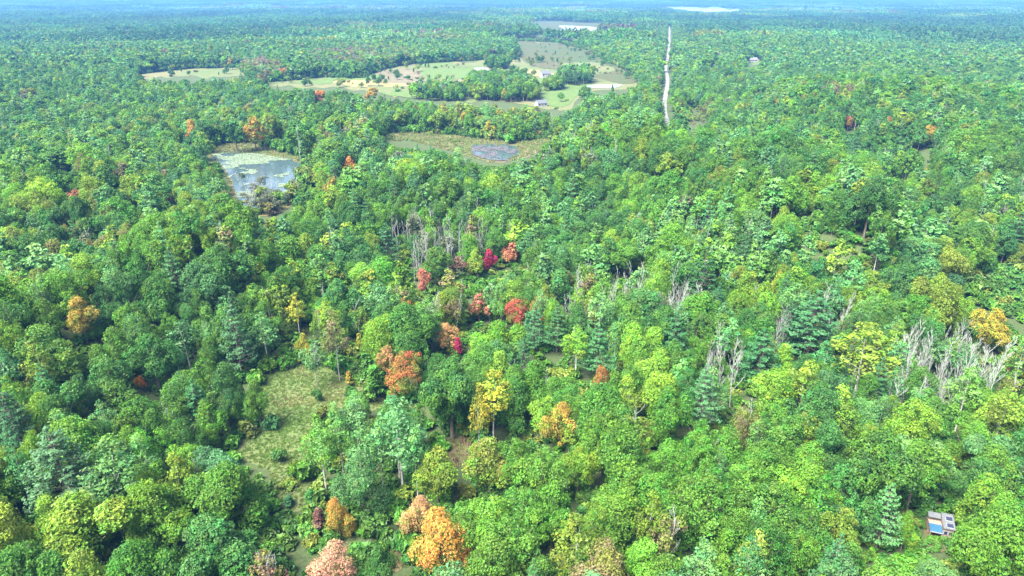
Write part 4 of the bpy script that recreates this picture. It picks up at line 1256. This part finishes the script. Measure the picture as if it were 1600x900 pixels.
# grass tussocks on the meadow and sedge on the banks
def tuft_mesh(seed, h=0.9, w=0.55, n=26):
    r = np.random.default_rng(seed)
    v, f = [], []
    for i in range(n):
        a = r.uniform(0, 6.28); rr = w * math.sqrt(r.random()) ; x, y = rr * math.cos(a), rr * math.sin(a)
        b = len(v); t = r.uniform(0, 6.28); hh = h * r.uniform(.5, 1.1); k = 0.09
        lx, ly = r.normal(0, .3 * h, 2)
        v += [(x - k * math.cos(t), y - k * math.sin(t), 0), (x + k * math.cos(t), y + k * math.sin(t), 0), (x + lx, y + ly, hh)]
        f.append((b, b + 1, b + 2))
    me = bpy.data.meshes.new('tuft'); me.from_pydata(v, [], f); me.materials.append(LEAF)
    at = me.attributes.new('leafvar', 'FLOAT_COLOR', 'FACE')
    c = np.ones((n, 4), np.float32) * .5; c[:, 1] = r.uniform(.3, .8, n); at.data.foreach_set('color', c.ravel())
    return me
tsrc = source_collection('tuft_source', [tuft_mesh(i) for i in range(4)])
def tussocks(name, poly, dens, cols, size, label, excl=()):
    P = OPEN[poly] if isinstance(poly, str) else to_ground(poly)
    xs = [q[0] for q in P]; ys = [q[1] for q in P]
    A = (max(xs) - min(xs)) * (max(ys) - min(ys))
    r = np.random.default_rng(len(name) + int(A))
    n = int(A * dens)
    x = r.uniform(min(xs), max(xs), n); y = r.uniform(min(ys), max(ys), n)
    k = in_poly(x, y, P)
    for e in excl: k &= ~in_poly(x, y, to_ground(e))
    q = vnoise(x, y, 7, 3)
    x, y, q = x[k], y[k], q[k]; n = len(x)
    t = np.array([tint_of(r, cols[int(np.clip(q[i] * len(cols) + r.normal(0, .7), 0, len(cols) - 1))], .15) for i in range(n)])
    s = r.uniform(.6, 1.5, n) * size
    scatter(name, tsrc, np.stack([x, y, np.full(n, 0.05)], 1), r.integers(0, 4, n), r.uniform(0, 6.28, n), np.stack([s, s, s * r.uniform(.6, 1.2, n)], 1), t, label, 'grass')
TINT.update(grass=(0.088, 0.155, 0.030), hay=(0.14, 0.155, 0.055), straw=(0.2, 0.18, 0.09), sedge=(0.12, 0.14, 0.045), weed=(0.11, 0.165, 0.05))
BARE = [(440,762),(452,742),(470,744),(468,764)]
tussocks('meadow_grass', 'meadow', 4.6, ['grass', 'grass', 'weed', 'grass', 'hay'], 0.42, 'tussocky green and straw grass of the near meadow', (BARE,))
tussocks('glade_grass', 'glade', .9, ['hay', 'brown', 'weed'], 0.9, 'brown grass of the small glade')
tussocks('scrub_grass', 'brush', .9, ['hay', 'brown', 'grass'], 1.0, 'brown brush beside the orange maple')
tussocks('bank_sedge', 'pond_marsh', .35, ['weed', 'sedge', 'hay', 'sedge'], 1.3, 'sedge growing round the left pond', ([(330,242),(400,241),(486,256),(482,270),(446,308),(420,326),(394,332),(372,312),(360,282),(348,262)],))
tussocks('marsh_sedge', 'marsh_strip', .3, ['sedge', 'weed', 'hay'], 1.5, 'sedge growing round the second pond', ([(736,228),(800,226),(814,240),(792,252),(762,252),(738,244)],))

# road
def build_road():
    pts = np.array(ROAD_PX)
    out = []
    for i in range(len(pts) - 1):
        for k in range(4):
            t = k / 4
            p0, p1, p2, p3 = pts[max(i - 1, 0)], pts[i], pts[i + 1], pts[min(i + 2, len(pts) - 1)]
            q = 0.5 * ((2 * p1) + (-p0 + p2) * t + (2 * p0 - 5 * p1 + 4 * p2 - p3) * t * t + (-p0 + 3 * p1 - 3 * p2 + p3) * t ** 3)
            out.append(ground(*q))
    out.append(ground(*pts[-1])); out = np.array(out)
    v, f = [], []
    for i, p in enumerate(out):
        d = out[min(i + 1, len(out) - 1)] - out[max(i - 1, 0)]; d /= np.linalg.norm(d)
        nrm = np.array([-d[1], d[0]])
        for o, z in ((-2.0, .15), (-1.4, .3), (0, .38), (1.4, .3), (2.0, .15)):
            v.append((p[0] + nrm[0] * o, p[1] + nrm[1] * o, z))
    for i in range(len(out) - 1):
        for k in range(4): f.append((i * 5 + k, i * 5 + k + 1, i * 5 + 6 + k, i * 5 + 5 + k))
    me = bpy.data.meshes.new('road'); me.from_pydata(v, [], f); me.materials.append(GRAVEL)
    me.validate()
    tag(mesh_obj('road', me), 'long straight pale gravel road running to the horizon', None, None, 'structure')
build_road()

# ------------------------------------------------------------------ buildings
WHITE = plain('white siding', (0.26, 0.26, 0.26)); GREYROOF = plain('grey roof', (0.09, 0.09, 0.10)); WHITEROOF = plain('pale metal roof', (0.065, 0.072, 0.082), 0.5)
BLUEROOF = plain('blue roof sheet', (0.012, 0.06, 0.115), 0.5); GLASS = plain('dark window glass', (0.02, 0.025, 0.05), 0.1); BROWNWALL = plain('brown board wall', (0.20, 0.15, 0.12))
BARNWALL = plain('weathered barn boards', (0.34, 0.31, 0.29)); TRIM = plain('white trim', (0.17, 0.18, 0.19)); BLUEWALL = plain('blue siding', (0.12, 0.2, 0.45)); REDWALL = plain('dark red boards', (0.2, 0.05, 0.05))

def prism_roof(mb, L, Wd, z0, rise, ov=0.4, th=0.18, side=0):
    """one slope of a gable roof with thickness; ridge along x"""
    for sgn in ((1, -1) if side == 0 else (side,)):
        a = (sgn * (Wd / 2 + ov)); zl = z0 - rise * ov / (Wd / 2)
        x = L / 2 + ov
        v = [(-x, 0, z0 + rise), (x, 0, z0 + rise), (x, a, zl), (-x, a, zl)]
        v2 = [(p[0], p[1], p[2] + th) for p in v]
        f = [(0, 1, 2, 3), (7, 6, 5, 4), (0, 4, 5, 1), (1, 5, 6, 2), (2, 6, 7, 3), (3, 7, 4, 0)]
        if sgn < 0: f = [tuple(reversed(q)) for q in f]
        mb.add(v + v2, f)

def gable_house(name, loc, rz, L, Wd, h, rise, wall, roof, label, cat, nwin=3, chimney=False, group=None):
    t = thing(name, loc, label, cat, group, rz)
    mb = MB()
    x, y = L / 2, Wd / 2
    mb.add([(-x, -y, -.4), (x, -y, -.4), (x, y, -.4), (-x, y, -.4), (-x, -y, h), (x, -y, h), (x, y, h), (-x, y, h), (-x, 0, h + rise), (x, 0, h + rise)],
           [(0, 1, 5, 4), (2, 3, 7, 6), (1, 2, 6, 9, 5), (3, 0, 4, 8, 7)])
    mesh_obj('wall', mb.mesh('wall', [wall]), t)
    rb = MB(); prism_roof(rb, L, Wd, h + 0.02, rise)
    rf = mesh_obj('roof', rb.mesh('roof', [roof]), t)
    if chimney:
        cb = MB(); cb.box((L * .2, 0, h + rise + .5), (.7, .7, 1.6)); mesh_obj('chimney', cb.mesh('chimney', [BARNWALL]), rf)
    def opening(nm, cx_, cz_, w_, h_, face):
        fb = MB(); gb = MB()
        if face == 'front':
            fb.box((cx_, -y - .03, cz_), (w_ + .24, .06, h_ + .24)); gb.box((cx_, -y - .05, cz_), (w_, .06, h_))
        else:
            fb.box((x + .03, cx_, cz_), (.06, w_ + .24, h_ + .24)); gb.box((x + .05, cx_, cz_), (.06, w_, h_))
        o = mesh_obj(nm, fb.mesh('frame', [TRIM]), t)
        mesh_obj('pane' if nm == 'window' else 'door_leaf', gb.mesh('pane', [GLASS if nm == 'window' else BROWNWALL]), o)
    for i in range(nwin):
        cx_ = -x + L * (i + .5) / nwin
        if i == nwin // 2: opening('door', cx_, 1.05, .95, 2.05, 'front')
        else: opening('window', cx_, h * .58, 1.1, 1.2, 'front')
    opening('window', 0, h * .58, 1.0, 1.2, 'side')
    return t

def at(px, py): 
    x, y = ground(px, py); return (x, y, 0.1)
gable_house('farmhouse', at(852, 121), math.radians(18), 11, 8, 4.6, 2.8, WHITE, WHITEROOF, 'white farmhouse at the right end of the straw field', 'house', 3, True)
gable_house('garage', at(861, 123), math.radians(-60), 7, 6, 3.0, 1.8, WHITE, GREYROOF, 'small white outbuilding touching the white farmhouse', 'shed', 1)
gable_house('bungalow', at(845, 166), math.radians(25), 9, 7, 3.0, 2.2, WHITE, WHITEROOF, 'white bungalow at the edge of the yellowing poplars', 'house', 3)
gable_house('barn', at(752, 115), math.radians(4), 17, 9, 4.0, 3.0, BARNWALL, GREYROOF, 'long grey barn behind the green hay field', 'barn', 3)
gable_house('shed', at(783, 116), math.radians(10), 7, 6, 3.0, 1.8, REDWALL, GREYROOF, 'small dark red shed right of the long barn', 'shed', 1)
gable_house('blue_house', at(731, 93), math.radians(-12), 10, 8, 4.5, 2.6, BLUEWALL, GREYROOF, 'blue house among trees behind the barn', 'house', 3)
gable_house('house', at(1174, 97), math.radians(8), 15, 9, 3.4, 2.8, WHITE, GREYROOF, 'grey-roofed house in the right wood', 'house', 3)
gable_house('house', at(1498, 68), math.radians(-8), 12, 9, 5, 2.8, WHITE, WHITEROOF, 'white house in the far right wood', 'house', 3)

def cabin():
    x, y, z = place(1466, 836, 0)
    t = thing('cabin', (x + .3, y, z + 0.05), 'small pale cabin with blue lean-to roof in a dark gap at lower right', 'cabin', None, math.radians(-18))
    b = MB(); b.box((0.9, 0.6, 1.25), (1.9, 3.0, 2.9)); b.box((-1.2, 1.1, 1.0), (2.3, 2.0, 2.4))
    mesh_obj('wall', b.mesh('wall', [BROWNWALL]), t)
    def slab(nm, pts, th, mat, parent=t):
        m = MB(); v = pts + [(p[0], p[1], p[2] + th) for p in pts]
        m.add(v, [(3, 2, 1, 0), (4, 5, 6, 7), (0, 1, 5, 4), (1, 2, 6, 5), (2, 3, 7, 6), (3, 0, 4, 7)])
        return mesh_obj(nm, m.mesh(nm, [mat]), parent)
    # main roof pitched toward the camera, with two dark skylights
    R = slab('roof', [(-.15, -1.15, 2.55), (2.05, -1.15, 2.55), (2.05, 2.3, 3.75), (-.15, 2.3, 3.75)], .14, WHITEROOF)
    sl = 1.2 / 3.45
    for yy in (-.35, 1.15):
        z0 = 2.55 + (yy + 1.15) * sl + .15
        s = slab('skylight', [(.55, yy - .42, z0 - .42 * sl), (1.75, yy - .42, z0 - .42 * sl), (1.75, yy + .42, z0 + .42 * sl), (.55, yy + .42, z0 + .42 * sl)], .06, GLASS)
        slab('skylight_frame', [(.5, yy - .5, z0 - .5 * sl - .02), (1.8, yy - .5, z0 - .5 * sl - .02), (1.8, yy + .5, z0 + .5 * sl - .02), (.5, yy + .5, z0 + .5 * sl - .02)], .05, TRIM, s)
    slab('back_roof', [(-2.5, 1.2, 3.0), (-.2, 1.2, 3.0), (-.2, 2.3, 3.5), (-2.5, 2.3, 3.5)], .12, WHITEROOF)
    L = slab('porch_roof', [(-2.5, -1.7, 1.75), (-.2, -1.7, 1.75), (-.2, 0.2, 2.25), (-2.5, 0.2, 2.25)], .08, BLUEROOF)
    t.scale = (.88, .88, .88)
    fb = MB(); fb.box((-1.35, -1.76, 1.75), (2.4, .1, .22)); mesh_obj('fascia', fb.mesh('fascia', [TRIM]), t)
    for xx in (-2.4, -.3):
        pb = MB(); pb.box((xx, -1.6, .75), (.12, .12, 2.0)); mesh_obj('post', pb.mesh('post', [BROWNWALL]), t)
    for xx in (.5, 1.4):
        wb = MB(); wb.box((xx, -.92, 1.5), (.7, .08, .9)); w = mesh_obj('window', wb.mesh('window', [TRIM]), t)
        gb = MB(); gb.box((xx, -.95, 1.5), (.56, .08, .76)); mesh_obj('pane', gb.mesh('pane', [GLASS]), w)
    db = MB(); db.box((-1.3, .08, .9), (.85, .08, 1.9)); mesh_obj('door', db.mesh('door', [GLASS]), t)
cabin()

# ------------------------------------------------------------------ haze
hb = MB(); hb.box((0, 6400, 56), (27600, 14300, 116))
hm, hnt, hout = new_mat('haze')
pv_ = N(hnt, 'ShaderNodeVolumePrincipled')
pv_.inputs['Color'].default_value = (0.10, 0.275, 0.64, 1)
pv_.inputs['Density'].default_value = 0.00013
pv_.inputs['Anisotropy'].default_value = 0.0
hnt.links.new(pv_.outputs[0], hout.inputs['Volume'])
hz = mesh_obj('haze', hb.mesh('haze', [hm]))
tag(hz, 'thin blue summer haze over the far woods', 'haze', None, 'stuff')
